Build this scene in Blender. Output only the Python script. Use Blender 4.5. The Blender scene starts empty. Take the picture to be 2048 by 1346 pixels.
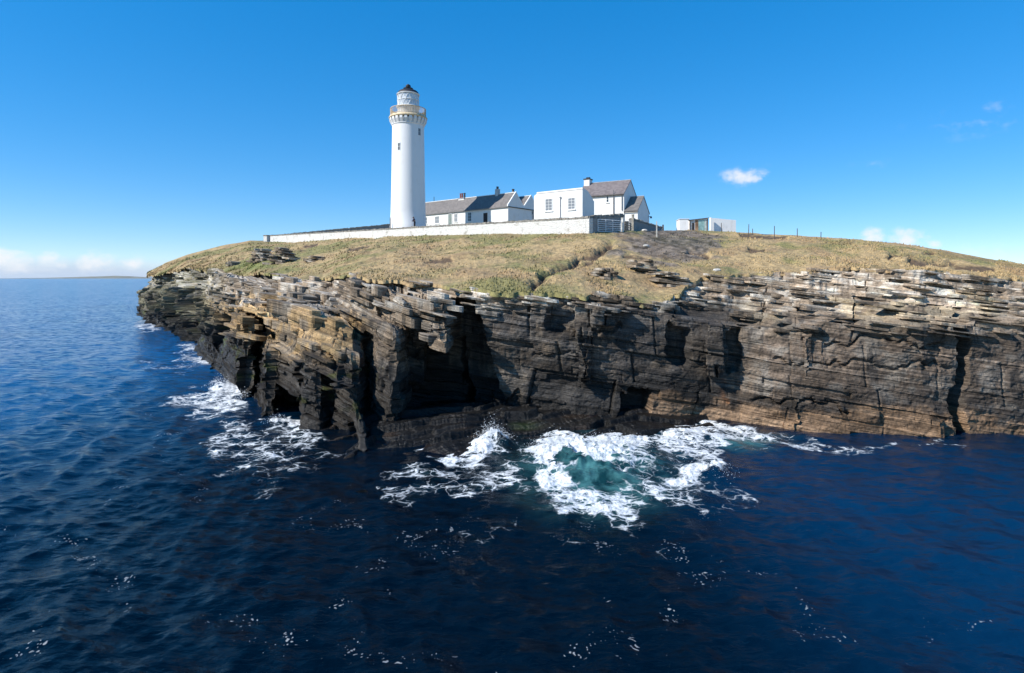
import bpy, math
import numpy as np
R = math.radians
C = bpy.context.scene.collection
SC = bpy.context.scene

# ------------------------------------------------------------------ camera, sky, sun
CAMZ = 8.0          # metres above the sea
FPX, PXC, HOR = 1200.0, 1024.0, 556.0     # focal length in photo pixels, principal column, horizon row
cam = bpy.data.objects.new('camera', bpy.data.cameras.new('camera')); C.objects.link(cam)
cam.location = (0, 0, CAMZ); cam.rotation_euler = (R(90), 0, 0)
cam.data.sensor_width = 36; cam.data.lens = 36 * FPX / 2048
cam.data.shift_y = (HOR - 673.0) / 2048
cam.data.clip_start = 0.5; cam.data.clip_end = 60000
SC.camera = cam
SUN_AZ, SUN_EL = R(247), R(39)            # compass azimuth from +Y clockwise: the sun stands left and a little behind the camera
SC.view_settings.view_transform = 'Standard'; SC.view_settings.look = 'None'
SC.view_settings.exposure = 0.45; SC.view_settings.gamma = 1
sd = bpy.data.lights.new('sun', 'SUN'); sun = bpy.data.objects.new('sun', sd); C.objects.link(sun)
sd.energy = 5.0; sd.angle = R(0.53); sd.color = (1.0, 0.95, 0.87)
sun.rotation_euler = (R(90) - SUN_EL, 0, math.pi - SUN_AZ)

def world():
    w = bpy.data.worlds.new('World'); SC.world = w; w.use_nodes = True
    nt = w.node_tree; N = nt.nodes; L = nt.links; N.clear()
    out = N.new('ShaderNodeOutputWorld'); bg = N.new('ShaderNodeBackground'); L.new(bg.outputs[0], out.inputs[0])
    sky = N.new('ShaderNodeTexSky'); sky.sky_type = 'NISHITA'; sky.sun_disc = False
    sky.sun_elevation = SUN_EL; sky.sun_rotation = SUN_AZ
    sky.air_density = 0.75; sky.dust_density = 0.0; sky.ozone_density = 7.0; sky.altitude = 0
    hs = N.new('ShaderNodeHueSaturation'); hs.inputs['Saturation'].default_value = 1.72; hs.inputs['Value'].default_value = 1.88
    hs.inputs['Hue'].default_value = 0.504
    gm = N.new('ShaderNodeGamma'); gm.inputs[1].default_value = 0.54; L.new(sky.outputs[0], gm.inputs[0]); L.new(gm.outputs[0], hs.inputs['Color'])
    # low cumulus on the horizon and a few lone puffs, laid out by compass direction
    tc = N.new('ShaderNodeTexCoord'); sep = N.new('ShaderNodeSeparateXYZ'); L.new(tc.outputs['Generated'], sep.inputs[0])
    def M(op, a, b=None, c=None):
        n = N.new('ShaderNodeMath'); n.operation = op
        for i, v in enumerate((a, b, c)):
            if v is None: continue
            if isinstance(v, (int, float)): n.inputs[i].default_value = v
            else: L.new(v, n.inputs[i])
        return n.outputs[0]
    az = M('ARCTAN2', sep.outputs[0], sep.outputs[1]); el = M('ARCSINE', sep.outputs[2])
    cb = N.new('ShaderNodeCombineXYZ'); L.new(az, cb.inputs[0]); L.new(M('MULTIPLY', el, 1.35), cb.inputs[1])
    def noise(scale, detail=6.0, rough=0.55, off=0.0):
        n = N.new('ShaderNodeTexNoise'); n.inputs['Scale'].default_value = scale; n.inputs['Detail'].default_value = detail
        n.inputs['Roughness'].default_value = rough
        a = N.new('ShaderNodeVectorMath'); a.operation = 'ADD'; L.new(cb.outputs[0], a.inputs[0]); a.inputs[1].default_value = (off, off, 0)
        L.new(a.outputs[0], n.inputs['Vector']); return n.outputs['Fac']
    nz, nf = noise(26.0, 8), noise(60.0, 6, 0.6, 3.0)
    nzz = M('ADD', M('MULTIPLY', nz, 0.7), M('MULTIPLY', nf, 0.3))
    def ell(px, py, rx, ry):
        a0 = math.atan((px - PXC) / FPX); e0 = math.atan((HOR - py) / math.hypot(FPX, px - PXC))
        ra, re = rx / 1300.0, ry / 1300.0
        d = M('ADD', M('POWER', M('DIVIDE', M('SUBTRACT', az, a0), ra), 2.0), M('POWER', M('DIVIDE', M('SUBTRACT', el, e0), re), 2.0))
        return M('MAXIMUM', M('SUBTRACT', 1.0, M('SQRT', d)), 0.0)
    tot = None
    for e, k in ((ell(22, 520, 62, 34), 1.0), (ell(105, 522, 46, 34), .95), (ell(188, 522, 56, 32), .95), (ell(262, 526, 40, 20), .75), (ell(315, 530, 36, 14), .6),
                 (ell(1490, 352, 75, 30), .85), (ell(1960, 240, 130, 36), .36), (ell(1742, 474, 28, 26), 1.3), (ell(1820, 480, 42, 34), 1.3), (ell(1868, 490, 24, 14), 1.1),
                 (ell(1960, 505, 70, 24), .5), (ell(1560, 466, 30, 10), .6), (ell(1745, 326, 45, 14), .22)):
        v = M('MULTIPLY', e, k); tot = v if tot is None else M('MAXIMUM', tot, v)
    mr = N.new('ShaderNodeMapRange'); mr.interpolation_type = 'SMOOTHSTEP'
    L.new(M('ADD', M('MULTIPLY', tot, 0.62), M('MULTIPLY', M('SUBTRACT', nzz, 0.5), 2.3)), mr.inputs[0])
    mr.inputs[1].default_value = 0.12; mr.inputs[2].default_value = 0.75; mr.inputs[4].default_value = 0.85
    cl = M('MULTIPLY', mr.outputs[0], M('MINIMUM', M('MULTIPLY', tot, 1.9), 1.0))
    mix = N.new('ShaderNodeMix'); mix.data_type = 'RGBA'; L.new(cl, mix.inputs[0])
    bank = N.new('ShaderNodeMapRange'); bank.interpolation_type = 'SMOOTHSTEP'; L.new(ell(110, 556, 420, 44), bank.inputs[0]); bank.inputs[2].default_value = 0.75; bank.inputs[4].default_value = 0.9
    mb = N.new('ShaderNodeMix'); mb.data_type = 'RGBA'; L.new(bank.outputs[0], mb.inputs[0]); L.new(hs.outputs[0], mb.inputs[6]); mb.inputs[7].default_value = (2.75, 3.3, 4.2, 1)
    L.new(mb.outputs[2], mix.inputs[6]); mix.inputs[7].default_value = (4.7, 4.75, 4.9, 1)
    L.new(mix.outputs[2], bg.inputs[0]); bg.inputs[1].default_value = 0.15
world()

# ------------------------------------------------------------------ numpy noise
def hsh(*a):
    h = np.uint32(0x9E3779B9)
    h = np.zeros(np.broadcast(*a).shape, np.uint32) + h
    with np.errstate(over='ignore'):
        for v in a:
            h = (h ^ (np.asarray(v).astype(np.int64).astype(np.uint32))) * np.uint32(0x85EBCA6B)
            h ^= h >> np.uint32(13); h = h * np.uint32(0xC2B2AE35); h ^= h >> np.uint32(16)
    return h.astype(np.float64) / 4294967295.0
def vn(x, y, z, seed=0):
    xi, yi, zi = np.floor(x), np.floor(y), np.floor(z)
    fx, fy, fz = x - xi, y - yi, z - zi
    fx = fx * fx * fx * (fx * (fx * 6 - 15) + 10); fy = fy * fy * fy * (fy * (fy * 6 - 15) + 10); fz = fz * fz * (3 - 2 * fz)
    r = 0
    for i in (0, 1):
        for j in (0, 1):
            for k in (0, 1):
                r = r + hsh(xi + i, yi + j, zi + k, seed) * (fx if i else 1 - fx) * (fy if j else 1 - fy) * (fz if k else 1 - fz)
    return r * 2 - 1
def fbm(x, y, z, o=4, seed=0, g=0.5):
    r, a, f = 0, 1.0, 1.0
    for i in range(o):
        r = r + a * vn(x * f + 17.3 * i, y * f, z * f, seed + i); a *= g; f *= 2.03
    return r
def sm(a, b, x):
    t = np.clip((x - a) / (b - a), 0, 1); return t * t * (3 - 2 * t)

# ------------------------------------------------------------------ helpers: points, meshes, tags
def P(px, py, Y): return ((px - PXC) / FPX * Y, Y, CAMZ - (py - HOR) * Y / FPX)
def XY(px, Y): return np.array(((px - PXC) / FPX * Y, Y))
def seaY(py): return CAMZ * FPX / (py - HOR)
def tag(o, label=None, cat=None, group=None, kind=None):
    for k, v in (('label', label), ('category', cat), ('group', group), ('kind', kind)):
        if v: o[k] = v
    return o
def np_mesh(name, V, F, mat, smooth=True, attrs=None, cols=None):
    me = bpy.data.meshes.new(name); V = np.ascontiguousarray(V, np.float32); F = np.ascontiguousarray(F, np.int32)
    n, k = F.shape
    me.vertices.add(len(V)); me.vertices.foreach_set('co', V.ravel())
    me.loops.add(n * k); me.loops.foreach_set('vertex_index', F.ravel())
    me.polygons.add(n); me.polygons.foreach_set('loop_start', np.arange(0, n * k, k, dtype=np.int32))
    me.polygons.foreach_set('use_smooth', np.full(n, smooth))
    me.update(calc_edges=True)
    for a, v in (attrs or {}).items():
        at = me.attributes.new(a, 'FLOAT', 'POINT'); at.data.foreach_set('value', np.ascontiguousarray(v, np.float32).ravel())
    for a, v in (cols or {}).items():
        at = me.attributes.new(a, 'FLOAT_COLOR', 'POINT')
        c = np.ones((len(V), 4), np.float32); c[:, :3] = v; at.data.foreach_set('color', c.ravel())
    me.materials.append(mat)
    o = bpy.data.objects.new(name, me); C.objects.link(o); return o
def grid_faces(nr, nc, off=0):
    i = np.arange(nr - 1)[:, None] * nc + np.arange(nc - 1)[None, :]
    return (np.stack([i, i + 1, i + nc + 1, i + nc], -1).reshape(-1, 4) + off)

class MB:                                     # a list of verts and faces that becomes ONE mesh
    def __init__(s): s.v = []; s.f = []
    def quadbox(s, b, t):                     # bottom ring, top ring (same count)
        n = len(b); o = len(s.v); s.v += [tuple(p) for p in b] + [tuple(p) for p in t]
        s.f.append(tuple(o + i for i in range(n))[::-1]); s.f.append(tuple(o + n + i for i in range(n)))
        for i in range(n):
            j = (i + 1) % n; s.f.append((o + i, o + j, o + n + j, o + n + i))
        return s
    def box(s, x0, x1, y0, y1, z0, z1):
        r = [(x0, y0), (x1, y0), (x1, y1), (x0, y1)]
        return s.quadbox([(x, y, z0) for x, y in r], [(x, y, z1) for x, y in r])
    def prism(s, prof, x0, x1):               # (y,z) profile swept along x
        return s.quadbox([(x0, y, z) for y, z in prof], [(x1, y, z) for y, z in prof])
    def tube(s, p, q, r0, r1=None, n=8):
        p, q = np.array(p, float), np.array(q, float); r1 = r0 if r1 is None else r1
        d = (q - p) / np.linalg.norm(q - p); a = np.cross(d, (0, 0, 1) if abs(d[2]) < .9 else (1, 0, 0)); a /= np.linalg.norm(a); b = np.cross(d, a)
        rg = lambda c, r: [tuple(c + r * (math.cos(2 * math.pi * i / n) * a + math.sin(2 * math.pi * i / n) * b)) for i in range(n)]
        return s.quadbox(rg(p, r0), rg(q, r1))
    def lathe(s, prof, n=64, c=(0, 0)):
        o = len(s.v)
        for r, z in prof:
            s.v += [(c[0] + r * math.cos(2 * math.pi * i / n), c[1] + r * math.sin(2 * math.pi * i / n), z) for i in range(n)]
        for k in range(len(prof) - 1):
            for i in range(n):
                j = (i + 1) % n; s.f.append((o + k * n + i, o + k * n + j, o + (k + 1) * n + j, o + (k + 1) * n + i))
        return s
    def build(s, name, mat, parent=None, smooth=False, bevel=0):
        me = bpy.data.meshes.new(name); me.from_pydata(s.v, [], s.f)
        import bmesh
        bm = bmesh.new(); bm.from_mesh(me); bmesh.ops.recalc_face_normals(bm, faces=bm.faces); bm.to_mesh(me); bm.free()
        if smooth: me.polygons.foreach_set('use_smooth', [True] * len(me.polygons))
        me.materials.append(mat); o = bpy.data.objects.new(name, me); C.objects.link(o)
        if parent: o.parent = parent
        if bevel:
            b = o.modifiers.new('bevel', 'BEVEL'); b.width = bevel; b.segments = 2; b.limit_method = 'ANGLE'
        return o
def empty(name, loc, rz=0.0, label=None, cat=None, group=None):
    o = bpy.data.objects.new(name, None); C.objects.link(o); o.location = loc; o.rotation_euler = (0, 0, rz); o.empty_display_size = .3
    return tag(o, label, cat, group, 'thing' if label else None)

# ------------------------------------------------------------------ materials
class Mat:
    def __init__(s, name):
        s.m = bpy.data.materials.new(name); s.m.use_nodes = True; nt = s.m.node_tree; s.N = nt.nodes; s.L = nt.links
        s.b = s.N['Principled BSDF']; s.out = s.N['Material Output']
    def n(s, t, **kw):
        x = s.N.new(t)
        for k, v in kw.items(): setattr(x, k, v)
        return x
    def setin(s, sock, v):
        if isinstance(v, bpy.types.NodeSocket): s.L.new(v, sock)
        else: sock.default_value = v
    def math(s, op, a, b=None, c=None, clamp=False):
        x = s.n('ShaderNodeMath', operation=op); x.use_clamp = clamp
        for i, v in enumerate((a, b, c)):
            if v is not None: s.setin(x.inputs[i], v)
        return x.outputs[0]
    def pos(s, obj=False):
        return s.n('ShaderNodeTexCoord').outputs['Object'] if obj else s.n('ShaderNodeNewGeometry').outputs['Position']
    def scale(s, vec, sc):
        x = s.n('ShaderNodeVectorMath', operation='MULTIPLY'); s.L.new(vec, x.inputs[0]); x.inputs[1].default_value = sc; return x.outputs[0]
    def noise(s, vec, scale, detail=4.0, rough=.55, dist=0.0):
        x = s.n('ShaderNodeTexNoise'); s.L.new(vec, x.inputs['Vector'])
        x.inputs['Scale'].default_value = scale; x.inputs['Detail'].default_value = detail; x.inputs['Roughness'].default_value = rough
        x.inputs['Distortion'].default_value = dist; return x.outputs['Fac']
    def ramp(s, fac, a, b, lo=0.0, hi=1.0, smooth=True):
        x = s.n('ShaderNodeMapRange'); x.interpolation_type = 'SMOOTHSTEP' if smooth else 'LINEAR'
        s.setin(x.inputs[0], fac); x.inputs[1].default_value = a; x.inputs[2].default_value = b; x.inputs[3].default_value = lo; x.inputs[4].default_value = hi
        return x.outputs[0]
    def mix(s, fac, a, b, mode='MIX'):
        x = s.n('ShaderNodeMix', data_type='RGBA', blend_type=mode); s.setin(x.inputs[0], fac)
        for i, v in ((6, a), (7, b)): s.setin(x.inputs[i], (*v, 1) if isinstance(v, tuple) and len(v) == 3 else v)
        return x.outputs[2]
    def attr(s, name, col=False):
        x = s.n('ShaderNodeAttribute', attribute_name=name); return x.outputs['Color' if col else 'Fac']
    def bump(s, h, strength=.5, dist=.05, normal=None):
        x = s.n('ShaderNodeBump'); s.L.new(h, x.inputs['Height']); x.inputs['Strength'].default_value = strength; x.inputs['Distance'].default_value = dist
        if normal: s.L.new(normal, x.inputs['Normal'])
        return x.outputs[0]
    def fin(s, col=None, rough=None, normal=None, **kw):
        if col is not None: s.setin(s.b.inputs['Base Color'], (*col, 1) if isinstance(col, tuple) and len(col) == 3 else col)
        if rough is not None: s.setin(s.b.inputs['Roughness'], rough)
        if normal is not None: s.L.new(normal, s.b.inputs['Normal'])
        for k, v in kw.items(): s.setin(s.b.inputs[k], v)
        return s.m
def simple(name, col, rough=.7, var=.25, sc=3.0, metal=0.0, bump=0.0):
    m = Mat(name); p = m.pos(); n = m.noise(p, sc, 5)
    c = m.mix(m.ramp(n, .3, .7), tuple(v * (1 - var) for v in col), tuple(min(1, v * (1 + var)) for v in col))
    nb = m.bump(m.noise(p, sc * 6, 3), bump, .02) if bump else None
    return m.fin(c, rough, nb, Metallic=metal)
# ------------------------------------------------------------------ rock strata
def dip(X): return 0.135 * X + 0.70 * np.tanh(0.32 * (X + 9.0))       # beds sink to the right, most on the big buttress
rng = np.random.default_rng(11)
_w, BW = -12.0, []
while _w < 24:
    BW.append(_w); u = rng.random()
    _w += 0.05 + 0.10 * rng.random() if u < .5 else (0.18 + .25 * rng.random() if u < .85 else .45 + .45 * rng.random())
BW = np.array(BW + [24.0]); NB = len(BW) - 1
BT = np.diff(BW)
BREC = np.where(rng.random(NB) < .30, .12 + .22 * rng.random(NB), .09 * rng.random(NB)); BREC[BT > .4] *= .35
BWID = 1.6 + 5.5 * rng.random(NB) * (.6 + BT); BOFF = 50 * rng.random(NB) + 500; BTONE = .62 + .72 * rng.random(NB)
ROWW, ROWK = [], []
for k in range(NB):
    m = max(1, int(BT[k] / .09)); e = min(.006, BT[k] * .1)
    for i in range(m + 1):
        ROWW.append(BW[k] + e + (BT[k] - 2 * e) * i / m); ROWK.append(k)
ROWW = np.array(ROWW); ROWK = np.array(ROWK)
def strata_disp(h, k, X, Y, z, amp=1.0, seed=0):
    W = BWID[k]; q = (h + BOFF[k]) / W; i = np.floor(q); fr = q - i
    b = hsh(i, k, seed + 5); b2 = hsh(i, k, seed + 6)
    d = BREC[k] + .15 * b + .35 * (b2 < .07)
    jd = np.minimum(fr, 1 - fr) * W
    d = d + .07 * np.exp(-(jd / .035) ** 2)
    g = k // 9; Wg = 2.2 + 3.0 * hsh(g, 3); q = (h + 37 * hsh(g, 4) + .5 * z * (hsh(g, 8) - .5)) / Wg; i2 = np.floor(q); fr2 = q - i2
    d = d + .42 * hsh(i2, g, seed + 7) + .24 * np.exp(-(np.minimum(fr2, 1 - fr2) * Wg / .06) ** 2)
    d = d * amp + .30 * fbm(X * .3, Y * .3, z * .45, 3, 21) + .07 * fbm(X * 1.4, Y * 1.4, z * 2.4, 3, 25) + .03 * fbm(X * 5, Y * 5, z * 11, 2, 29)
    return d, b, hsh(i2, g, seed + 9)
def rock_albedo(X, Y, z, k, b, g, ledge):
    n1 = fbm(X * .35, Y * .35, z * .5, 4, 41); n2 = fbm(X * 1.3, Y * 1.3, z * 1.8, 4, 45); st = fbm(X * 2.6, Y * 2.6, z * .22, 4, 49); n3 = fbm(X * .9, Y * .9, z * 3.5, 3, 53)
    px = X / np.maximum(Y, 1) * FPX + PXC
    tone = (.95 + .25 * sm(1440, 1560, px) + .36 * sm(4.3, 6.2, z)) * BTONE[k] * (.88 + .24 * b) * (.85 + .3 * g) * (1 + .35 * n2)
    px = X / np.maximum(Y, 1) * FPX + PXC
    def m(c): return np.array(c)[None]
    def mix(a, b_, f): return a * (1 - f[:, None]) + b_ * f[:, None]
    zz = z + .7 * n1 + .35 * n3
    tan, grey, dark, gold, pale = m((.210, .162, .116)), m((.125, .112, .095)), m((.030, .028, .026)), m((.36, .245, .125)), m((.52, .48, .41))
    olive, brown = m((.165, .150, .095)), m((.128, .098, .076))
    c = np.repeat(tan, len(X), 0)
    left = sm(480, 390, px); mid = sm(900, 960, px) * (1 - sm(1400, 1560, px)); right = sm(1400, 1560, px); but = (1 - left) * (1 - sm(700, 760, px))
    c = mix(c, np.repeat(olive, len(X), 0), left); c = mix(c, np.repeat(gold, len(X), 0), but * sm(3.0, 4.0, zz) * (1 - sm(5.8, 6.8, zz)))
    c = mix(c, np.repeat(brown, len(X), 0), right * (1 - sm(4.6, 6.0, zz)) * .8); c = c * (1 - .28 * right * sm(3.6, 1.6, zz))[:, None]
    c = mix(c, np.repeat(grey, len(X), 0), sm(0, .5, n2 + .4 * n1) * .75)
    # the wall in the middle: black lichen below the top ledges, with paler washes
    wall = mid * (1 - sm(6.0, 6.8, z + .25 * n1)); c = mix(c, np.repeat(m((.046, .043, .041)), len(X), 0), wall * (.92 - .55 * sm(.2, .7, n1 + .35 * st) - .3 * sm(-.1, .5, st) - .4 * np.exp(-((px - 1020) / 50) ** 2 - ((z - 3.2) / 1.3) ** 2)))
    lowd = np.where(px < 900, 3.3, np.where(px < 1450, 2.2, 1.6)); lowd = lowd - .9 * left
    wet = 1 - sm(lowd - .5, lowd + .7, zz + .3 * st)
    c = mix(c, np.repeat(dark, len(X), 0), np.clip(wet * (1 - .45 * right), 0, 1) * .93)
    stain = sm(.28, .75, st + .25 * n1) * (1 - sm(6.2, 7.2, z)); c = mix(c, np.repeat(m((.035, .033, .031)), len(X), 0), stain * .75)
    barn = sm(1250, 1330, px) * (1 - sm(.55, 1.15, zz + .3 * st)); c = mix(c, np.repeat(m((.215, .140, .085)), len(X), 0), barn * .9)
    rust = np.exp(-((px - 1462) / 13) ** 2) * sm(.3, 1.2, z) * (1 - sm(1.8, 2.8, z)); c = mix(c, np.repeat(m((.34, .14, .045)), len(X), 0), rust * sm(-.4, .3, n2))
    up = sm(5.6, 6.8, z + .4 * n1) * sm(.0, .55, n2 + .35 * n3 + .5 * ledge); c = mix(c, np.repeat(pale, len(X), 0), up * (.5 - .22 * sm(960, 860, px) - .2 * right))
    lich = sm(.45, .8, n1 + .5 * n2) * sm(5, 6.4, z) * right; c = mix(c, np.repeat(m((.31, .22, .10)), len(X), 0), lich * .4)
    alg = sm(.68, .95, fbm(X * .8, Y * .8, z * 1.5, 3, 71) + .2 * (px < 760)) * (1 - sm(3, 4.5, z)) * sm(.8, 1.4, z) * (px < 800)
    c = mix(c, np.repeat(m((.085, .095, .022)), len(X), 0), alg * .55)
    return np.clip(c * tone[:, None], .008, .62), np.clip(wet + .3 * stain, 0, 1)

CL = dict(V=[], F=[], c=[], wt=[], w=[]); _off = [0]
def emit(V, k, b, g, ledge, F, store):
    X, Y, z = V[:, 0], V[:, 1], V[:, 2]
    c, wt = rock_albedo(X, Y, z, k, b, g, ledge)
    store['V'].append(V); store['F'].append(F + _off[0]); store['c'].append(c); store['wt'].append(wt); store['w'].append(z + dip(X)); _off[0] += len(V)

def resample(pts, step):
    pts = np.asarray(pts, float); d = np.linalg.norm(np.diff(pts, axis=0), axis=1); s = np.r_[0, np.cumsum(d)]
    n = max(4, int(s[-1] / step)); q = np.linspace(0, s[-1], n)
    return q, s
def lerp_cols(q, s, A): return np.stack([np.interp(q, s, A[:, i]) for i in range(A.shape[1])], 1)

# columns of the coast from left to right:  foot (px, depth), top of the steep face (px, row, depth) or None, grass edge (px, row, depth), skyline or wall foot (px, row, depth)
COLS = [
 ((330,175), None, (350,549,178), (356,547,182)),
 ((285,140), None, (308,549,142), (312,547,146)),
 ((265,114), (273,590,115), (294,551,117), (296,546,121)),
 ((300,97), (312,575,99), (330,546,104), (330,526,128)),
 ((345,77.4), (352,575,80), (375,535,92), (375,510,132)),
 ((400,64), (408,580,66), (425,545,80), (440,492,132)),
 ((430,53.6), (440,600,56), (480,556,68), (500,480.5,128)),
 ((470,46), (480,610,49), (520,546,62), (540,484,121.5)),
 ((520,40), (530,625,43), (575,556,54), (600,482,113)),
 ((600,37), (605,622,40), (640,560,47), (680,478.5,101)),
 ((700,35), (702,622,37.5), (712,548,43), (740,475,92.5)),
 ((780,34.6), (780,620,36), (782,556,40), (800,472,83.5)),
 ((870,35), (868,620,36), (862,574,37.6), (860,469.5,77)),
 ((950,34.6), (950,596,35), (950,579,35.9), (930,468.5,71)),
 ((1050,34.2), (1050,600,34.7), (1050,583,35.8), (1010,468,65.5)),
 ((1150,33.4), (1150,604,34.2), (1150,590,35.2), (1090,467,61)),
 ((1250,33.2), (1250,612,34), (1250,596,35.6), (1178,466,56)),
 ((1310,33.3), (1310,622,34), (1310,598,36.5), (1262,460,60)),
 ((1400,33.6), (1400,640,34.2), (1400,562,40), (1400,460,70)),
 ((1480,33.2), (1480,655,34), (1480,551,41), (1480,464,70)),
 ((1600,31.6), (1600,655,32.6), (1600,549,41), (1600,470,67)),
 ((1720,30.8), (1720,650,31.9), (1712,536,42), (1700,478,64)),
 ((1850,30.2), (1850,652,31.2), (1835,534,42), (1800,488,61)),
 ((1914,30.4), (1914,652,31.3), (1900,539,42), (1900,501,57)),
 ((1932,30.7), (1932,648,31.5), (1960,546,41), (2000,521,53)),
 ((2048,30.9), (2048,642,31.8), (2048,556,42), (2048,531,52)),
 ((2300,30.4), (2290,642,31.4), (2280,580,41), (2280,566,49)),
]
f0, f1, f2, f3 = [], [], [], []
for a, b, c, d in COLS:
    p0 = P(a[0], HOR + CAMZ * FPX / a[1], a[1]); p2 = P(*c); p3 = P(*d)
    p1 = P(*b) if b else tuple(p0[i] + (p2[i] - p0[i]) * (.45, .45, .85)[i] for i in range(3))
    f0.append(p0); f1.append(p1); f2.append(p2); f3.append(p3)
f0, f1, f2, f3 = map(np.array, (f0, f1, f2, f3))
# RECESSES of the coast wall: photo column range, height range, depth in metres
RECESS = [((1094,1150),(4.7,6.75),1.1), ((1335,1381),(3.1,5.25),.95), ((1456,1479),(2.7,5.0),.9), ((1243,1303),(-.6,1.75),1.6), ((1917,1936),(-.6,6.2),1.8),
          ((1010,1040),(.9,1.5),.35), ((1175,1245),(4.9,5.2),.3), ((1600,1900),(4.55,4.72),.3), ((1550,1915),(3.35,3.5),.25), ((1060,1180),(3.55,3.65),.2), ((1500,1700),(1.2,1.35),.3),
          (((905,878),(1016,940)),(-.6,6.9),3.4), (((692,720),(918,884)),(-.6,4.5),3.6),
          ((494,550),(4.2,5.5),2.0), ((345,362),(1,6.5),1.6), ((378,394),(2.2,7),1.8), ((318,328),(2,6),1.2), ((412,426),(3,7.4),1.4)]
def backing():
    d = np.linalg.norm(np.diff(f0[:, :2], axis=0), axis=1); dep = .5 * (f0[1:, 1] + f0[:-1, 1]); ang = np.abs(np.diff(f0[:, 0] / f0[:, 1])) * dep
    S = [0.0]; T = []
    for i in range(len(d)):                                   # sampling finer where the coast is near
        n = max(3, int(max(d[i] * .45, ang[i]) / (dep[i] / FPX * 1.55))); T += list(i + np.arange(n) / n)
    T = np.array(T + [len(d)]); ii = np.arange(len(f0))
    g = lambda A: np.stack([np.interp(T, ii, A[:, j]) for j in range(3)], 1)
    p0, p1, p2, p3 = g(f0), g(f1), g(f2), g(f3)
    wob = 1.3 * fbm(p2[:, 0] * .22, p2[:, 1] * .22, 0 * T, 3, 91) + .55 * fbm(p2[:, 0] * 1.1, p2[:, 1] * 1.1, 0 * T, 3, 95)                    # the ragged edge of the turf
    e = (p3 - p2); e /= np.linalg.norm(e, axis=1)[:, None]; p2 = p2 + e * (wob * np.clip(p2[:, 1] / 40, 1, 2))[:, None]
    tg = np.gradient(p0[:, :2], axis=0)
    for _ in range(30): tg = .25 * np.roll(tg, 1, 0) + .5 * tg + .25 * np.roll(tg, -1, 0) if len(tg) > 3 else tg
    tg = np.where(np.abs(T[:, None] - len(d)) < .02, [[1, 0]], tg); tg = np.where(T[:, None] < .02, [[.3, -1]], tg)
    tg /= np.linalg.norm(tg, axis=1)[:, None]; nn = np.stack([tg[:, 1], -tg[:, 0]], 1)
    h = np.r_[0, np.cumsum(np.linalg.norm(np.diff(p0[:, :2], axis=0), axis=1))]
    rows = (ROWW > -9.5) & (ROWW < 14.6); W, K = ROWW[rows], ROWK[rows]
    wmid = .5 * (BW[K] + BW[K + 1])
    nr, nc = len(W), len(T); V = np.zeros((nr, nc, 3))
    X = np.repeat(p1[None, :, 0], nr, 0)
    px0 = p0[:, 0] / p0[:, 1] * FPX + PXC
    for it in range(3):
        z = W[:, None] - dip(X); zm = (wmid + .3 * (W - wmid))[:, None] - dip(X)
        t1 = np.clip(zm / p1[None, :, 2], 0, 1); t2 = np.clip((zm - p1[None, :, 2]) / (p2 - p1)[None, :, 2], 0, 1)
        t2 = t2 ** .85
        xy = p0[None, :, :2] + t1[..., None] * (p1 - p0)[None, :, :2] + t2[..., None] * (p2 - p1)[None, :, :2]
        X = xy[..., 0]
    over = z > p2[None, :, 2]; zc = np.where(over, p2[None, :, 2] - .05 * np.minimum(z - p2[None, :, 2], 3), z); zc = np.maximum(zc, -1.6)
    hh = np.broadcast_to(h[None], zc.shape); kk = np.broadcast_to(K[:, None], zc.shape)
    pxx = np.broadcast_to(px0[None], zc.shape)
    amp = .60 + .75 * sm(5.0, 6.4, zc) + .45 * sm(960, 860, pxx) - .24 * sm(1460, 1560, pxx) * sm(5.4, 4.6, zc)
    d_, b, gq = strata_disp(hh, kk, xy[..., 0], xy[..., 1], zc, amp)
    far = np.clip(xy[..., 1] / 55, 1, 2.1); d_ = d_ * far
    q = hh / 7.0 + .45 * fbm(hh * .13, 0 * hh + 3.3, zc * .10, 3, 61); q2 = hh / 2.7 + .4 * fbm(hh * .3, 0 * hh + 5.3, zc * .2, 3, 63)
    sv = hsh(np.floor(q), 7) * .7 + .5; lw = sm(560, 470, pxx) * sm(8.9, 7.0, zc) * sm(262, 305, pxx)                     # the headland steps out towards the viewer in ribs with deep gullies
    d_ = d_ + lw * (2.9 * sv * sm(0, .1, q - np.floor(q)) * (1 - (q - np.floor(q))) + .9 * (1 - (q2 - np.floor(q2))))
    d_ = d_ + sm(500, 560, pxx) * sm(900, 860, pxx) * .55 * (1 - (q2 - np.floor(q2))) * sm(2, 4, zc)
    for (a0, a1), (z0, z1), dp in RECESS:
        sd_ = dp * 7.1 + z0 * 3.3 + z1; wv = 9 * fbm(zc * 1.1, 0 * zc + sd_, 0 * zc, 3, 77); wz = .32 * fbm(hh * 1.2, 0 * zc + sd_, 0 * zc, 3, 78)
        if isinstance(a0, tuple): a0 = a0[0] + (a0[1] - a0[0]) * zc / 7.0; a1 = a1[0] + (a1[1] - a1[0]) * zc / 7.0
        d_ = d_ + dp * sm(a0 - 3, a0 + 4, pxx + wv) * (1 - sm(a1 - 4, a1 + 3, pxx + wv * .6)) * sm(z0 - .1, z0 + .1, zc + wz) * (1 - sm(z1 - .08, z1 + .08, zc + wz))
    d_ = np.where(over, .8, d_)
    V[..., 0] = xy[..., 0] - nn[None, :, 0] * d_; V[..., 1] = xy[..., 1] - nn[None, :, 1] * d_; V[..., 2] = zc
    F = grid_faces(nr, nc); zz = zc.reshape(-1); ov = over.reshape(-1); keep = ~(ov[F].sum(1) >= 4) | (hsh(F[:, 0] // nc, 1) < 0)
    keep &= (zz[F].max(1) > -1.59); F = F[keep]
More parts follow.
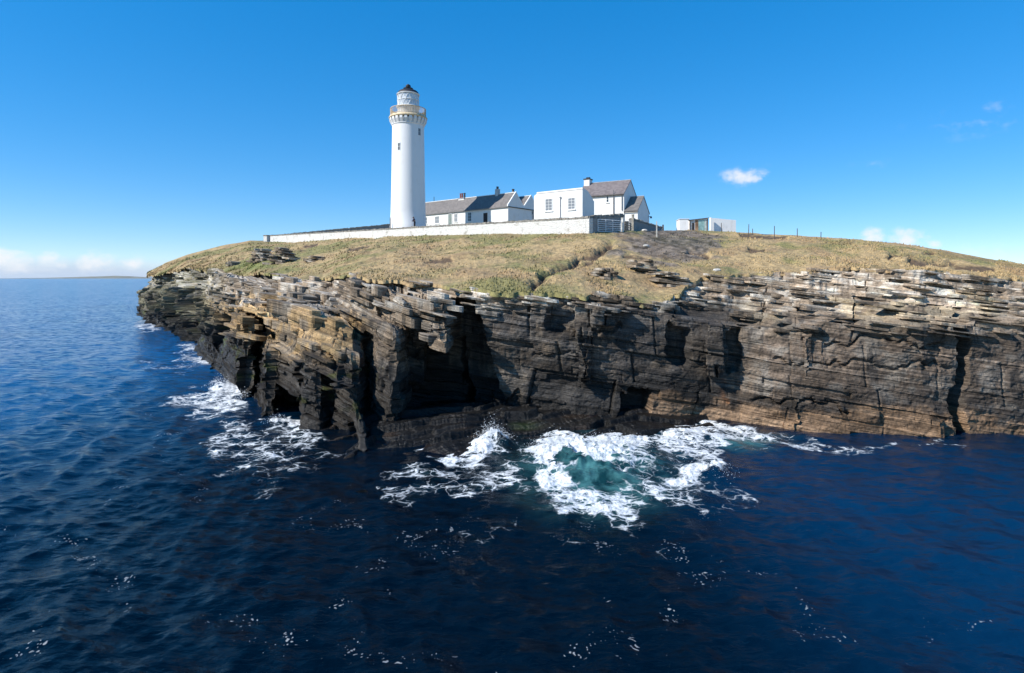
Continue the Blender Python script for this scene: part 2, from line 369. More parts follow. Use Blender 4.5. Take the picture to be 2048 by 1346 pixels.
    used = np.unique(F); mp = np.full(nr * nc, -1); mp[used] = np.arange(len(used))
    ledge = np.clip((W - wmid) / BT[K] * 2, 0, 1)[:, None] + 0 * zc
    emit(V.reshape(-1, 3)[used], kk.reshape(-1)[used], b.reshape(-1)[used], gq.reshape(-1)[used], ledge.reshape(-1)[used], mp[F], CL)
    return p2, p3, T
p2s, p3s, Ts = backing()

def buttress(bot, top, z0, z1, amp=1.0, seed=0, store=CL, round_=.25, pix=1.5, tilt=0.0):
    """A block of the same beds: plan outline at foot and at top as (px, depth), seaward side from left to right."""
    bot = np.array([XY(*p) for p in bot]); top = np.array([XY(*p) for p in top])
    dep = bot[:, 1].mean(); step = dep / FPX * pix
    q, s = resample(bot, step); s2 = np.linspace(0, 1, len(bot))
    pb = lerp_cols(q, s, bot); pt = lerp_cols(q, s, top)
    def rnd(p):
        n = max(1, int(round_ / step)); o = p.copy()
        for _ in range(n): o[1:-1] = .25 * o[:-2] + .5 * o[1:-1] + .25 * o[2:]
        return o
    pb, pt = rnd(pb), rnd(pt)
    c = .5 * (bot.mean(0) + top.mean(0)); dc = dip(c[0]); w0, w1 = z0 + dc, z1 + dc
    tg = np.gradient(pb, axis=0); tg /= np.linalg.norm(tg, axis=1)[:, None] + 1e-9; nn = np.stack([tg[:, 1], -tg[:, 0]], 1)
    r = (ROWW >= w0) & (ROWW <= w1); W, K = ROWW[r], ROWK[r]
    if len(W) < 3: return
    wm = .5 * (BW[K] + BW[K + 1]); wm = wm + .4 * (W - wm)
    t = np.clip((wm - w0) / (w1 - w0), 0, 1); nr, nc = len(W), len(q)
    xy = pb[None] + t[:, None, None] * (pt - pb)[None]; z = W[:, None] - dip(xy[..., 0]); hh = np.broadcast_to(q[None] + 13.7 * seed, z.shape); kk = np.broadcast_to(K[:, None], z.shape)
    d_, b, g = strata_disp(hh, kk, xy[..., 0], xy[..., 1], z, amp, seed); d_ = d_ * min(2.0, max(1, dep / 55))
    V = np.stack([xy[..., 0] - nn[None, :, 0] * d_, xy[..., 1] - nn[None, :, 1] * d_, z], -1)
    ring = V[-1].copy(); cen = ring.mean(0); rows = []
    back = .5 * (ring[0] + ring[-1])
    for f in (.93, .85, .75, .62, .48, .32, .15, .0):
        p = back + (ring - back) * f; p[:, 2] = (w1 - dip(p[:, 0])) + .06 * fbm(p[:, 0] * 1.6, p[:, 1] * 1.6, 0 * p[:, 0], 3, 83) + tilt * (1 - f)
        p[:, 2] += .10 * np.round(2.2 * fbm(p[:, 0] * .7, p[:, 1] * .7, 0 * p[:, 0], 2, 87)); rows.append(p)
    V = np.concatenate([V, np.array(rows)]); kk = np.concatenate([kk, np.full((len(rows), nc), K[-1])]); b = np.concatenate([b, hsh(np.floor(np.array(rows)[..., 0] / .8), np.floor(np.array(rows)[..., 1] / .8), 2)])
    g = np.concatenate([g, np.full((len(rows), nc), .5)]); ledge = np.concatenate([np.zeros((nr, nc)), np.ones((len(rows), nc))])
    emit(V.reshape(-1, 3), kk.reshape(-1), b.reshape(-1), g.reshape(-1), ledge.reshape(-1), grid_faces(len(V), nc), store)

for i, a in enumerate([
 ([(385,66),(395,58),(432,50),(455,53)], [(395,66),(402,60),(430,53),(450,55)], -1.2, 1.1),
 ([(418,53),(430,50.5),(486,39.6),(500,41.5),(520,47)], [(468,49),(478,43.5),(496,41),(506,42),(540,48)], -1.2, 5.5),
 ([(468,49),(476,43.2),(498,40.3),(552,39.6),(590,48)], [(469,49),(478,43.4),(500,40.6),(552,40.0),(588,48)], 5.5, 5.98),
 ([(528,44),(536,36.4),(616,31.9),(694,30.8),(706,40)], [(548,45),(551,38.3),(610,35.6),(700,34.8),(716,43)], 3.5, 6.0),
 ([(496,44),(502,40),(534,34.4),(543,35.5),(550,43)], [(522,44),(530,38.6),(545,36),(550,37),(556,43)], -1.2, 3.9),
 ([(592,41),(597,31.2),(640,30.9),(664,32.6),(735,33.6),(742,37)], [(602,41),(606,33.0),(640,32.8),(662,34),(728,34.6),(738,38)], -1.2, 3.7),
 ([(534,43),(538,35.6),(606,33.0),(614,41)], [(540,43),(544,36.4),(606,34.4),(614,41)], 1.75, 3.8),
 ([(403,67),(411,60),(470,52),(545,47),(562,56)], [(411,69),(418,62.5),(475,55.5),(545,50.5),(568,60)], 4.5, 7.9),
 ([(548,54),(552,46),(640,42),(705,39.6),(720,47)], [(552,56),(558,48.6),(640,45),(705,43),(720,50)], 5.3, 7.5),
 ([(688,43),(694,37.4),(770,36),(850,35.4),(864,39)], [(692,44),(700,39),(772,37.4),(846,36.6),(862,40)], 2.5, 7.1),
 ([(755,39),(766,35.7),(806,34.3),(850,34.6),(853,39)], [(757,39),(768,36),(806,34.6),(849,34.9),(852,39)], 6.02, 6.78),
 ([(766,39),(778,35.2),(834,34.1),(860,34.8),(864,39)], [(768,39),(780,35.5),(834,34.4),(858,35.1),(862,39)], 5.15, 5.72),
 ([(728,37),(741,31.6),(772,30.2),(800,31),(835,37)], [(736,37),(746,33.8),(788,32.4),(812,33.4),(832,37)], -1.2, 5.1),
 ([(650,38),(655,31.8),(715,30.8),(741,33.4),(748,38)], [(658,38),(664,33),(714,32.2),(734,34),(745,38)], -1.2, 3.95),
 ([(833,38),(845,33.5),(893,32.3),(904,34),(915,38)], [(818,39),(828,35.2),(878,33.9),(891,34.8),(900,39)], 4.1, 6.95),
 ([(1180,38),(1186,33.2),(1236,33.0),(1244,36)], [(1182,38),(1188,33.6),(1234,33.4),(1242,36)], 5.25, 6.3),
 ([(1150,37),(1152,33.3),(1188,33.2),(1190,37)], [(1152,37),(1154,33.6),(1186,33.6),(1188,37)], 2.0, 5.1),
 ([(1408,38),(1412,33.1),(1452,32.8),(1456,37)], [(1409,38),(1413,33.4),(1450,33.2),(1455,37)], 2.4, 5.3),
 ([(1500,36),(1560,31.4),(1905,29.4),(1912,33)], [(1520,36),(1590,32.0),(1900,30.0),(1910,33)], -1.2, 1.35),
 ([(1560,36),(1606,31.9),(1660,31.6),(1668,36)], [(1562,36),(1608,32.3),(1655,32.2),(1664,36)], 2.2, 5.2),
]):
    buttress(*a, amp=.75 if i in (1, 4, 5, 6, 12, 13) else .95, seed=i + 1, round_=.7 if i == 12 else .2)
def slab(c, u, n, w, d, t, seed, store=None):
    """a loose flagstone jutting out of the slope: centre, along-shore and seaward directions, size"""
    m_ = max(4, int(w / .12)); r = np.random.default_rng(seed); xs = np.linspace(-w / 2, w / 2, m_); fr = d * (.55 + .25 * np.abs(vn(xs * 1.7 + seed, 0 * xs, 0 * xs, 3)) + .2 * r.random()) ; fr[0] *= .6; fr[-1] *= .7
    pl = np.concatenate([[-u * w / 2 - n * d * .8], u[None] * xs[:, None] + n[None] * fr[:, None], [u * w / 2 - n * d * .8]]) + c[:2]
    h = np.array([-.5, -.45, .45, .5]) * t; V = []; tl = r.normal() * .03
    for i, z in enumerate(h):
        q = pl.copy() if i in (1, 2) else pl - n[None] * .03; zz = c[2] + z - (dip(q[:, 0]) - dip(c[0])) + tl * ((q - c[:2]) @ n); V.append(np.c_[q, zz])
    V.append(np.c_[np.repeat((c[:2] - n * d * .8)[None], len(pl), 0), np.full(len(pl), c[2] + t * .5)]); V = np.array(V); nr, nc = V.shape[:2]; f = V.reshape(-1, 3)
    k = np.full(len(f), int(np.clip(np.searchsorted(BW, c[2] + dip(c[0])) - 1, 0, NB - 1))); led = np.repeat([0, 0, 0, 1, 1], nc).astype(float)
    emit(f, k, np.full(len(f), r.random()), np.full(len(f), r.random()), led, grid_faces(nr, nc), CL if store is None else store)
def scatter_slabs():
    r = np.random.default_rng(77); V = np.concatenate(CL['V']); px = V[:, 0] / V[:, 1] * FPX + PXC; z = V[:, 2]
    cell = np.floor(px / 6).astype(int) * 4000 + np.floor((HOR - (z - CAMZ) * FPX / V[:, 1]) / 6).astype(int); o_ = np.lexsort((V[:, 1], cell)); cs = cell[o_]; fst = np.r_[True, cs[1:] != cs[:-1]]; near = np.empty(len(V)); near[o_] = V[o_, 1][np.maximum.accumulate(np.where(fst, np.arange(len(V)), 0))]
    ii = np.nonzero((V[:, 1] < near + .35) & (px > 200) & (px < 2150))[0]; V = V[ii]; px = px[ii]; z = z[ii]; ii = np.arange(len(V))       # outermost rock only
    for (a, b), (z0, z1), n, big, t0, t1 in (((930, 1440), (5.9, 7.4), 120, .8, .06, .20), ((1440, 2060), (5.0, 8.6), 130, 1.5, .06, .20), ((430, 900), (5.4, 8.8), 70, 1.3, .08, .28), ((470, 890), (4.6, 8.2), 40, 1.6, .36, .60), ((500, 720), (3.6, 6.0), 12, 1.3, .3, .4), ((330, 470), (3, 8.8), 40, 1.3, .06, .20), ((500, 690), (2.0, 5.5), 14, .8, .06, .20)):
        c = ii[(px > a) & (px < b) & (z > z0) & (z < z1)]; c = r.choice(c, n)
        for q in c:
            w = big * (.5 + 2.0 * r.random() ** 2); u = np.array((.99, r.normal() * .12)) if px[q] > 880 else np.array((.75, -.55 + r.normal() * .2)); u /= np.linalg.norm(u); nn = np.array((u[1], -u[0])); slab(V[q].astype(float), u, nn, w, (.25 + .5 * r.random() * big) * (.55 if px[q] > 1440 else .72), t0 + t1 * r.random() ** 2, int(q))
scatter_slabs()
# a paler fin of rock running down into the water
buttress([(697,33),(703,29.6),(738,25.9),(750,28.5)], [(700,33),(707,30.4),(722,28.6),(728,31)], -1.0, 1.15, amp=.4, seed=40)

def rock_material(name, spec=.16, wr=.45):
    m = Mat(name); p = m.pos(); c = m.attr('alb', True); wt = m.attr('wet'); w = m.attr('bed')
    sx = m.n('ShaderNodeSeparateXYZ'); m.L.new(p, sx.inputs[0])
    cb = m.n('ShaderNodeCombineXYZ'); m.L.new(m.math('MULTIPLY', sx.outputs[0], .38), cb.inputs[0]); m.L.new(m.math('MULTIPLY', sx.outputs[1], .38), cb.inputs[1]); m.L.new(m.math('MULTIPLY', w, 11.0), cb.inputs[2])
    lam = m.noise(cb.outputs[0], 1.0, 7, .62); gr = m.noise(p, 9.0, 6, .65); crack = m.noise(m.scale(p, (2.2, 2.2, 1.0)), 1.6, 6, .6, .8)
    k = m.math('MULTIPLY', m.ramp(lam, .28, .70, .47, 1.38), m.ramp(gr, .25, .75, .72, 1.28))
    c2 = m.mix(1.0, c, k, 'MULTIPLY')
    line = m.ramp(m.math('ABSOLUTE', m.math('SUBTRACT', crack, .5)), 0.0, .012, 1.0, 0.0)
    c3 = m.mix(m.math('MULTIPLY', line, .55), c2, (.02, .018, .016))
    nb = m.bump(m.math('ADD', m.math('MULTIPLY', lam, 2.0), m.math('MULTIPLY', gr, .6)), .85, .09)
    m.b.inputs['Specular IOR Level'].default_value = spec
    return m.fin(c3, m.ramp(wt, 0, 1, .9, wr), nb)
def build_store(st, name, mat):
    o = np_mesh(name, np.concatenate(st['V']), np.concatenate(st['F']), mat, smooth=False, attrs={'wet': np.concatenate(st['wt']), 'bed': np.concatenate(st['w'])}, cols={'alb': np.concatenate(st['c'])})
    _off[0] = 0; return o
ROCK = rock_material('rock')
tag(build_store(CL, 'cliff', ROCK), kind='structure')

# ------------------------------------------------------------------ low wave-washed ledge at the cliff foot
def ledge():
    x = np.arange(-10.5, 11.0, .05); y = np.arange(22.5, 36, .06); X, Y = np.meshgrid(x, y)
    px = X / Y * FPX + PXC
    front = np.interp(X, [-10.5,-8.2,-6.9,-5.6,-3.2,-1.2,0,1.2,3,5.2,7.2,9,11], [33,31,26.6,26.2,26.4,27.2,28.6,28.2,28.6,28.4,28.0,29.5,33]) + .5 * fbm(X * .7, Y * .3, 0 * X, 3, 201)
    h = (Y - front) * np.interp(X, [-8, -3, 2, 8], [.13, .12, .11, .08]) - .10
    h = np.minimum(h, .46) + .10 * fbm(X * .35, Y * .35, 0 * X, 3, 205)
    rot = X * .90 + Y * .44; cr = -X * .44 + Y * .90
    w1, w2 = .45 * fbm(X * .3, Y * .3, 0 * X, 2, 9), .40 * fbm(X * .3, Y * .3, 0 * X, 2, 10)
    bi = np.floor(rot / 3.1 + w1); bj = np.floor(cr / 1.15 + w2 + .37 * bi); blk = hsh(bi, bj, 5)
    fj = cr / 1.15 + w2 + .37 * bi; fj = fj - np.floor(fj); fi = rot / 3.1 + w1; fi = fi - np.floor(fi)
    h = h + .34 * (blk - .5) + .26 * (.5 - fj) * (.4 + hsh(bi, bj, 6)) + .22 * (fi - .5) * (hsh(bi, bj, 8) - .4)
    t3 = cr / .31 + w2; h = h + .06 * (t3 - np.floor(t3)) + .025 * fbm(X * 4, Y * 4, 0 * X, 3, 209)
    for ax in (0, 1): h = .25 * np.roll(h, 1, ax) + .5 * h + .25 * np.roll(h, -1, ax)
    h = np.maximum(h, -1.2); V = np.stack([X, Y, h], -1).reshape(-1, 3)
    xs, ys, z = V.T; n = fbm(xs * .6, ys * .6, 0 * xs, 4, 211)
    c = np.array((.008, .0075, .007))[None] * (1 + .7 * n[:, None]); br = sm(.1, .6, fbm(xs * .5, ys * .8, 0 * xs, 3, 215)) * (1 - sm(.1, .6, z)); c = c + br[:, None] * np.array((.020, .011, .005))
    gr = np.exp(-(((xs - .6) / .8) ** 2 + ((ys - 31.8) / .5) ** 2)); c = c + gr[:, None] * np.array((.012, .022, .004))
    tag(np_mesh('rock_ledge', V, grid_faces(len(y), len(x)), rock_material('wet_rock', .28, .36), smooth=False, attrs={'wet': np.full(len(V), .9), 'bed': z + .4 * xs}, cols={'alb': np.clip(c, .008, .3)}), kind='structure')
ledge()
# ------------------------------------------------------------------ the grassy hill
def seg_dist(px, py, pts):
    best = np.full(px.shape, 1e9)
    for (x0, y0), (x1, y1) in zip(pts[:-1], pts[1:]):
        dx, dy = x1 - x0, y1 - y0; t = np.clip(((px - x0) * dx + (py - y0) * dy) / (dx * dx + dy * dy), 0, 1)
        best = np.minimum(best, np.hypot(px - x0 - t * dx, py - y0 - t * dy))
    return best
SCARS = [([(1222,488),(1185,505),(1160,510),(1140,527),(1110,540),(1095,548),(1072,568),(1062,580)], 6, .55), ([(1150,532),(1165,522),(1185,517)], 4, .35), ([(1180,508),(1210,512)], 3, .3),
         ([(1820,516),(1850,522),(1880,522),(1905,520)], 4, .4), ([(1910,525),(1945,529),(1985,535)], 6, .5), ([(1780,512),(1800,511)], 4, .35), ([(1855,505),(1870,506)], 3, .3),
         ([(1485,470),(1530,472),(1570,474)], 5, .3), ([(1500,502),(1530,503)], 4, .3), ([(1560,540),(1610,543)], 5, .4), ([(540,500),(555,515)], 3, .3), ([(600,498),(640,490)], 3, .25),
         ([(1690,545),(1770,531),(1800,529)], 5, .4), ([(700,500),(760,492)], 3, .22), ([(850,530),(900,520)], 3, .2), ([(1250,510),(1290,516)], 5, .3), ([(1380,505),(1415,512)], 5, .35)]
def hill_extra(X, Y, z):
    """height added to the smooth slope, and how bare the soil is"""
    px = X / Y * FPX + PXC; py = HOR - (z - CAMZ) * FPX / Y
    h = .22 * fbm(X * .16, Y * .16, 0 * X, 3, 301) + .10 * fbm(X * .8, Y * .8, 0 * X, 4, 305) + .04 * np.abs(fbm(X * 2.6, Y * 2.6, 0 * X, 3, 309))
    bare = 0 * X
    jx = 5 * fbm(X * .9, Y * .9, 0 * X, 3, 311); jy = 3 * fbm(X * .9, Y * .9, 0 * X + 5, 3, 312)
    for pts, wpx, dep in SCARS:
        f = np.exp(-(seg_dist(px + jx, py + jy, pts) / wpx) ** 2); h = h - dep * f; bare = np.maximum(bare, sm(.35, .75, f))
    return h, bare
def hill():
    sel = np.arange(0, len(Ts), 1); a, b = p2s[sel], p3s[sel]; nr = 230
    t = np.linspace(0, 1, nr) ** 1.25
    rows, off = [], []
    lip = a - (b - a) / np.linalg.norm(b - a, axis=1)[:, None] * .12; lip[:, 2] -= .22; rows.append(lip); off.append(np.zeros(len(a)))
    for u in t:
        p = a + (b - a) * u; p[:, 2] += (.9 * np.sin(math.pi * u) * .3 - .02); rows.append(p); off.append(np.full(len(a), min(1.0, .25 + 8 * u) * min(1.0, .25 + (1 - u) * 10)))
    d = (b - a); d[:, 2] = 0; d /= np.linalg.norm(d, axis=1)[:, None]
    d = .35 * d + .65 * np.array((-.1, 1, 0)); sl = np.clip((b[:, 2] - 8.3) / 3, 0, 1)
    for L_, dz in ((3, .15), (8, .4), (14, .7), (24, .9), (40, .9), (70, .2), (120, -1.5), (200, -4)):
        p = b + d * L_; p[:, 2] = b[:, 2] + dz * (sl if dz > 0 else 1) - (.02 * L_) * (1 - sl); rows.append(p); off.append(np.full(len(a), .3))
    V = np.array(rows); o = np.array(off); h, bare = hill_extra(V[..., 0], V[..., 1], V[..., 2]); V[..., 2] += h * o; bare = bare * (o > .2)
    X, Y, z = V.reshape(-1, 3).T; px = X / Y * FPX + PXC; py = HOR - (z - CAMZ) * FPX / Y
    n1 = fbm(X * .12, Y * .12, 0 * X, 4, 321); n2 = fbm(X * .7, Y * .7, 0 * X, 4, 325)
    m = lambda c: np.array(c)[None]
    straw, green, deep, soil = m((.37, .265, .130)), m((.215, .190, .072)), m((.13, .135, .045)), m((.085, .055, .035))
    right = sm(1400, 1500, px)
    f = sm(-.35, .55, 1.3 * n1 + .4 * n2 + .22 - .85 * right); c = straw * (1 - f[:, None]) + green * f[:, None]
    f = sm(.3, .8, n2 - .3 * n1 - .4 * right) * .35; c = c * (1 - f[:, None]) + deep * f[:, None]
    f = np.exp(-((px - 510) / 60) ** 2 - ((py - 533) / 10) ** 2) * .9; c = c * (1 - f[:, None]) + m((.15, .17, .045)) * f[:, None]
    f = sm(.1, .6, fbm(X * .35, Y * .35, 0 * X, 4, 329) - .05) * .4; c = c * (1 - f[:, None]) + m((.24, .145, .080)) * f[:, None]
    # the bare stony patch below the gate
    q = ((px - 1335) / 110) ** 2 + ((py - 490) / 38) ** 2; f = sm(1.2, .5, q + .7 * fbm(X * .5, Y * .5, 0 * X, 4, 331)) * .85
    st = m((.125, .102, .084)) * (1 + .9 * fbm(X * 2, Y * 2, 0 * X, 3, 335))[:, None]; c = c * (1 - f[:, None]) + st * f[:, None]
    f = bare.reshape(-1) * .9; c = c * (1 - f[:, None]) + soil * f[:, None]
    mt = Mat('turf'); p = mt.pos(); g1, g2 = mt.noise(p, 3.2, 6, .65), mt.noise(p, 13.0, 4, .6)
    k = mt.math('MULTIPLY', mt.ramp(g1, .3, .7, .68, 1.27), mt.ramp(g2, .3, .7, .8, 1.16))
    col = mt.mix(1.0, mt.attr('alb', True), k, 'MULTIPLY')
    mat = mt.fin(col, .95, mt.bump(mt.math('ADD', g1, mt.math('MULTIPLY', g2, .5)), .75, .14))
    global HV; HV = V.reshape(-1, 3)
    tag(np_mesh('hillside', V.reshape(-1, 3), grid_faces(V.shape[0], V.shape[1]), mat, attrs={}, cols={'alb': np.clip(c, .01, .5)}), kind='structure')
    # tufts of dry grass all over the slope
    r = np.random.default_rng(5); nb = 60000; ci = r.integers(0, V.shape[1] - 1, nb); ri = (1 + (nr - 2) * r.random(nb) ** 1.3).astype(int)
    cc = c.reshape(V.shape); base = V[ri, ci] * (1 - r.random((nb, 1)) * 0) + 0
    u, v = r.random((nb, 1)), r.random((nb, 1)); base = V[ri, ci] + (V[ri, ci + 1] - V[ri, ci]) * u + (V[np.minimum(ri + 1, nr), ci] - V[ri, ci]) * v
    ok = (r.random(nb) > bare[ri, ci]) & (base[:, 1] < 120) & (np.linalg.norm(base - V[ri, ci], axis=1) < 2); base = base[ok]; colr = cc[ri, ci][ok]; n = len(base)
    dens = fbm(base[:, 0] * .5, base[:, 1] * .5, 0 * base[:, 0], 3, 341); ok = dens > -.25; base, colr = base[ok], colr[ok]; n = len(base)
    hgt = (.04 + .09 * r.random(n) * (.6 + .6 * sm(-.2, .5, dens[ok]))) * np.clip(base[:, 1] / 50, 1, 1.6); an = r.random(n) * 6.283; wd = hgt * .6
    lean = (r.random((n, 2)) - .5) * .8 * hgt[:, None]; lean[:, 0] += .25 * hgt
    q = np.zeros((n, 3, 3)); q[:, 0] = base; q[:, 1] = base; q[:, 2] = base
    q[:, 0, 0] -= np.cos(an) * wd; q[:, 0, 1] -= np.sin(an) * wd; q[:, 1, 0] += np.cos(an) * wd; q[:, 1, 1] += np.sin(an) * wd
    q[:, :2, 2] -= .04; q[:, 2, :2] += lean; q[:, 2, 2] += hgt
    gm = Mat('grass_blades'); gc = gm.attr('alb', True); gmat = gm.fin(gc, .9)
    cj = colr * (.85 + .35 * r.random((n, 1)))
    tag(np_mesh('grass', q.reshape(-1, 3), np.arange(3 * n).reshape(n, 3), gmat, smooth=False, cols={'alb': np.repeat(np.clip(cj, .02, .5), 3, 0)}), 'dry straw and olive grass tufts over the slope above the cliff', 'grass', kind='stuff')
hill()

def ground(px, py):
    q = np.hypot(HV[:, 0] / HV[:, 1] * FPX + PXC - px, HOR - (HV[:, 2] - CAMZ) * FPX / HV[:, 1] - py); return HV[np.argmin(q + (HV[:, 1] > 125) * 99)].astype(float)
def outcrops():
    for i, (px, py, wp, hp, lab) in enumerate([
        (522, 521, 44, 20, 'dark layered rock outcrop on the grass below the left end of the white wall'), (562, 526, 46, 27, 'blocky stepped outcrop just right of the dark one under the white wall'),
        (1284, 546, 58, 24, 'black flaky rock stack jutting from the turf below the stony patch'), (1212, 550, 46, 13, 'low broken rock band in the turf left of the black flaky stack'),
        (466, 531, 20, 8, 'small flat-topped rock alone on the left grass slope'), (630, 522, 44, 9, 'thin slanting rock slab half buried in grass below the white wall'), (1340, 566, 70, 22, 'broad grey rock bank at the foot of the stony patch')]):
        g = ground(px, py); Y = g[1]; w, h = wp * Y / FPX, hp * Y / FPX; st = dict(V=[], F=[], c=[], wt=[], w=[]); _off[0] = 0; r = np.random.default_rng(200 + i)
        z = g[2] - .3; u = np.array((.98, .17 if px > 800 else -.35)); u /= np.linalg.norm(u); n = np.array((u[1], -u[0]))
        while z < g[2] + h:
            t = (.06 + .16 * r.random()) * max(1, Y / 60); f = 1 - .45 * max(0, (z - g[2]) / h); nn = 1 + int(r.random() * 3)
            for q in range(nn):
                c = np.array((*(g[:2] + u * (((q + .5) / nn - .5) * w * f + r.normal() * .1 * w) - n * (.25 * (z - g[2]) + .1 * r.random())), z + t / 2)); slab(c, u, n, w * f / nn * (.8 + .5 * r.random()), .5 + .5 * r.random() + .2 * h, t, int(r.integers(1e6)), st)
            z += t * (1.0 + .25 * r.random())
        o = build_store(st, 'rock_outcrop', ROCK); tag(o, lab, 'rock', None, 'thing')
    for px, py, s_, lab in ((1288, 454, 4, 'pale rounded boulder on the grass in front of the low shaded wall'), (1291, 485, 4, 'small white stone, upper of two on the stony patch'), (1292, 493, 4, 'small white stone, lower of two on the stony patch'), (1433, 542, 5, 'pale flat stone on the turf edge right of the stony patch')):
        g = ground(px, py); k = s_ * g[1] / FPX; th, ph = np.meshgrid(np.linspace(0, 2 * math.pi, 25), np.linspace(-1.57, 1.57, 13)); x, y, z = np.cos(th) * np.cos(ph), np.sin(th) * np.cos(ph), np.sin(ph)
        e = 1 + .22 * fbm(x * 1.3 + px, y * 1.3, z * 1.3, 3, 7); V = np.stack([x * e * k * 1.5, y * e * k, z * e * k * .7], -1).reshape(-1, 3)
        o = np_mesh('boulder', V, grid_faces(13, 25), simple('pale_stone', (.50, .48, .44), .9, .3, 3, 0, .4)); o.location = g + np.array((0, 0, k * .3)); tag(o, lab, 'rock', None, 'thing')
outcrops()

# ------------------------------------------------------------------ sea
WAVES = []
_r = np.random.default_rng(3)
for i in range(64):
    lam = 0.40 * (4.5 / .40) ** (_r.random() ** 1.15); th = R(205) + _r.normal() * .6
    WAVES.append((2 * math.pi / lam * math.cos(th), 2 * math.pi / lam * math.sin(th), _r.random() * 6.283, .0048 * lam ** .85, lam))
FOAM = [ # photo column, row, half-width, half-height, strength
 (1190,903,90,22,1.2),(1120,915,40,32,1.25),(1240,900,56,22,1.05),(1110,965,45,45,.95),(1170,1012,90,26,.94),(1140,1026,34,10,1.1),(1290,960,80,50,.78),(1360,955,60,40,.66),(1370,872,95,26,.95),(1450,860,60,16,.9),
 (1425,945,42,26,1.12),(1440,905,35,40,.85),(1510,876,70,14,.78),(1570,886,70,8,.76),(1640,892,60,7,.70),(1720,897,60,6,.68),(1800,898,60,6,.66),(1885,896,40,5,.72),(1560,905,60,10,.5),(1400,985,40,30,.6),(1060,985,30,50,.6),(1230,1045,60,12,.6),(1890,873,22,4,.8),(985,890,38,20,1.35),(1010,905,60,16,.9),(900,890,46,8,1.0),(938,920,26,9,1.05),(880,965,150,22,.66),(960,985,60,18,.75),(760,972,60,14,.6),
 (1000,935,40,60,.55),(1450,1035,75,14,.62),(1440,1010,80,20,.55),(1340,1050,40,10,.5),(1150,1060,140,16,.52),(1310,1110,34,16,.62),(965,1082,60,18,.66),(930,1075,60,10,.6),
 (560,895,110,40,.68),(540,930,100,36,.6),(470,880,34,46,.68),(470,845,40,20,.6),(425,795,70,22,.82),(440,772,30,10,1.1),(430,815,70,12,.7),(480,800,16,10,1.1),(395,720,46,12,.82),(400,698,40,8,.75),(340,735,70,14,.6),(320,690,60,10,.45),(300,655,26,6,.8),(290,645,30,4,.7),(255,632,22,3,.7),
 (553,848,30,8,1.2),(585,862,12,16,.9),(536,846,8,12,1.0),(620,905,40,12,.5),(655,925,20,16,.5),(380,960,20,40,.45),(365,990,16,12,.5),(460,1000,60,20,.4),(690,945,40,16,.45)]
FLECK = [((1290,1100),(1400,1130),(1480,1160),(1600,1220),(1720,1280),(1800,1330),(1850,1380)),((1600,1260),(1700,1300),(1820,1290),(1960,1255)),((1170,1200),(1200,1240),(1140,1300),(1040,1310)),((560,1240),(640,1290),(720,1310),(840,1320),(960,1330)),
         ((330,1010),(370,960),(345,900),(350,830)),((700,1180),(740,1160),(800,1200)),((860,1060),(700,1060),(600,1040)),((1380,1210),(1420,1280),(1400,1310)),((60,1090),(100,1130),(170,1180),(220,1250),(275,1290)),((30,1260),(75,1290)),((1200,1080),(1300,1090),(1400,1080))]
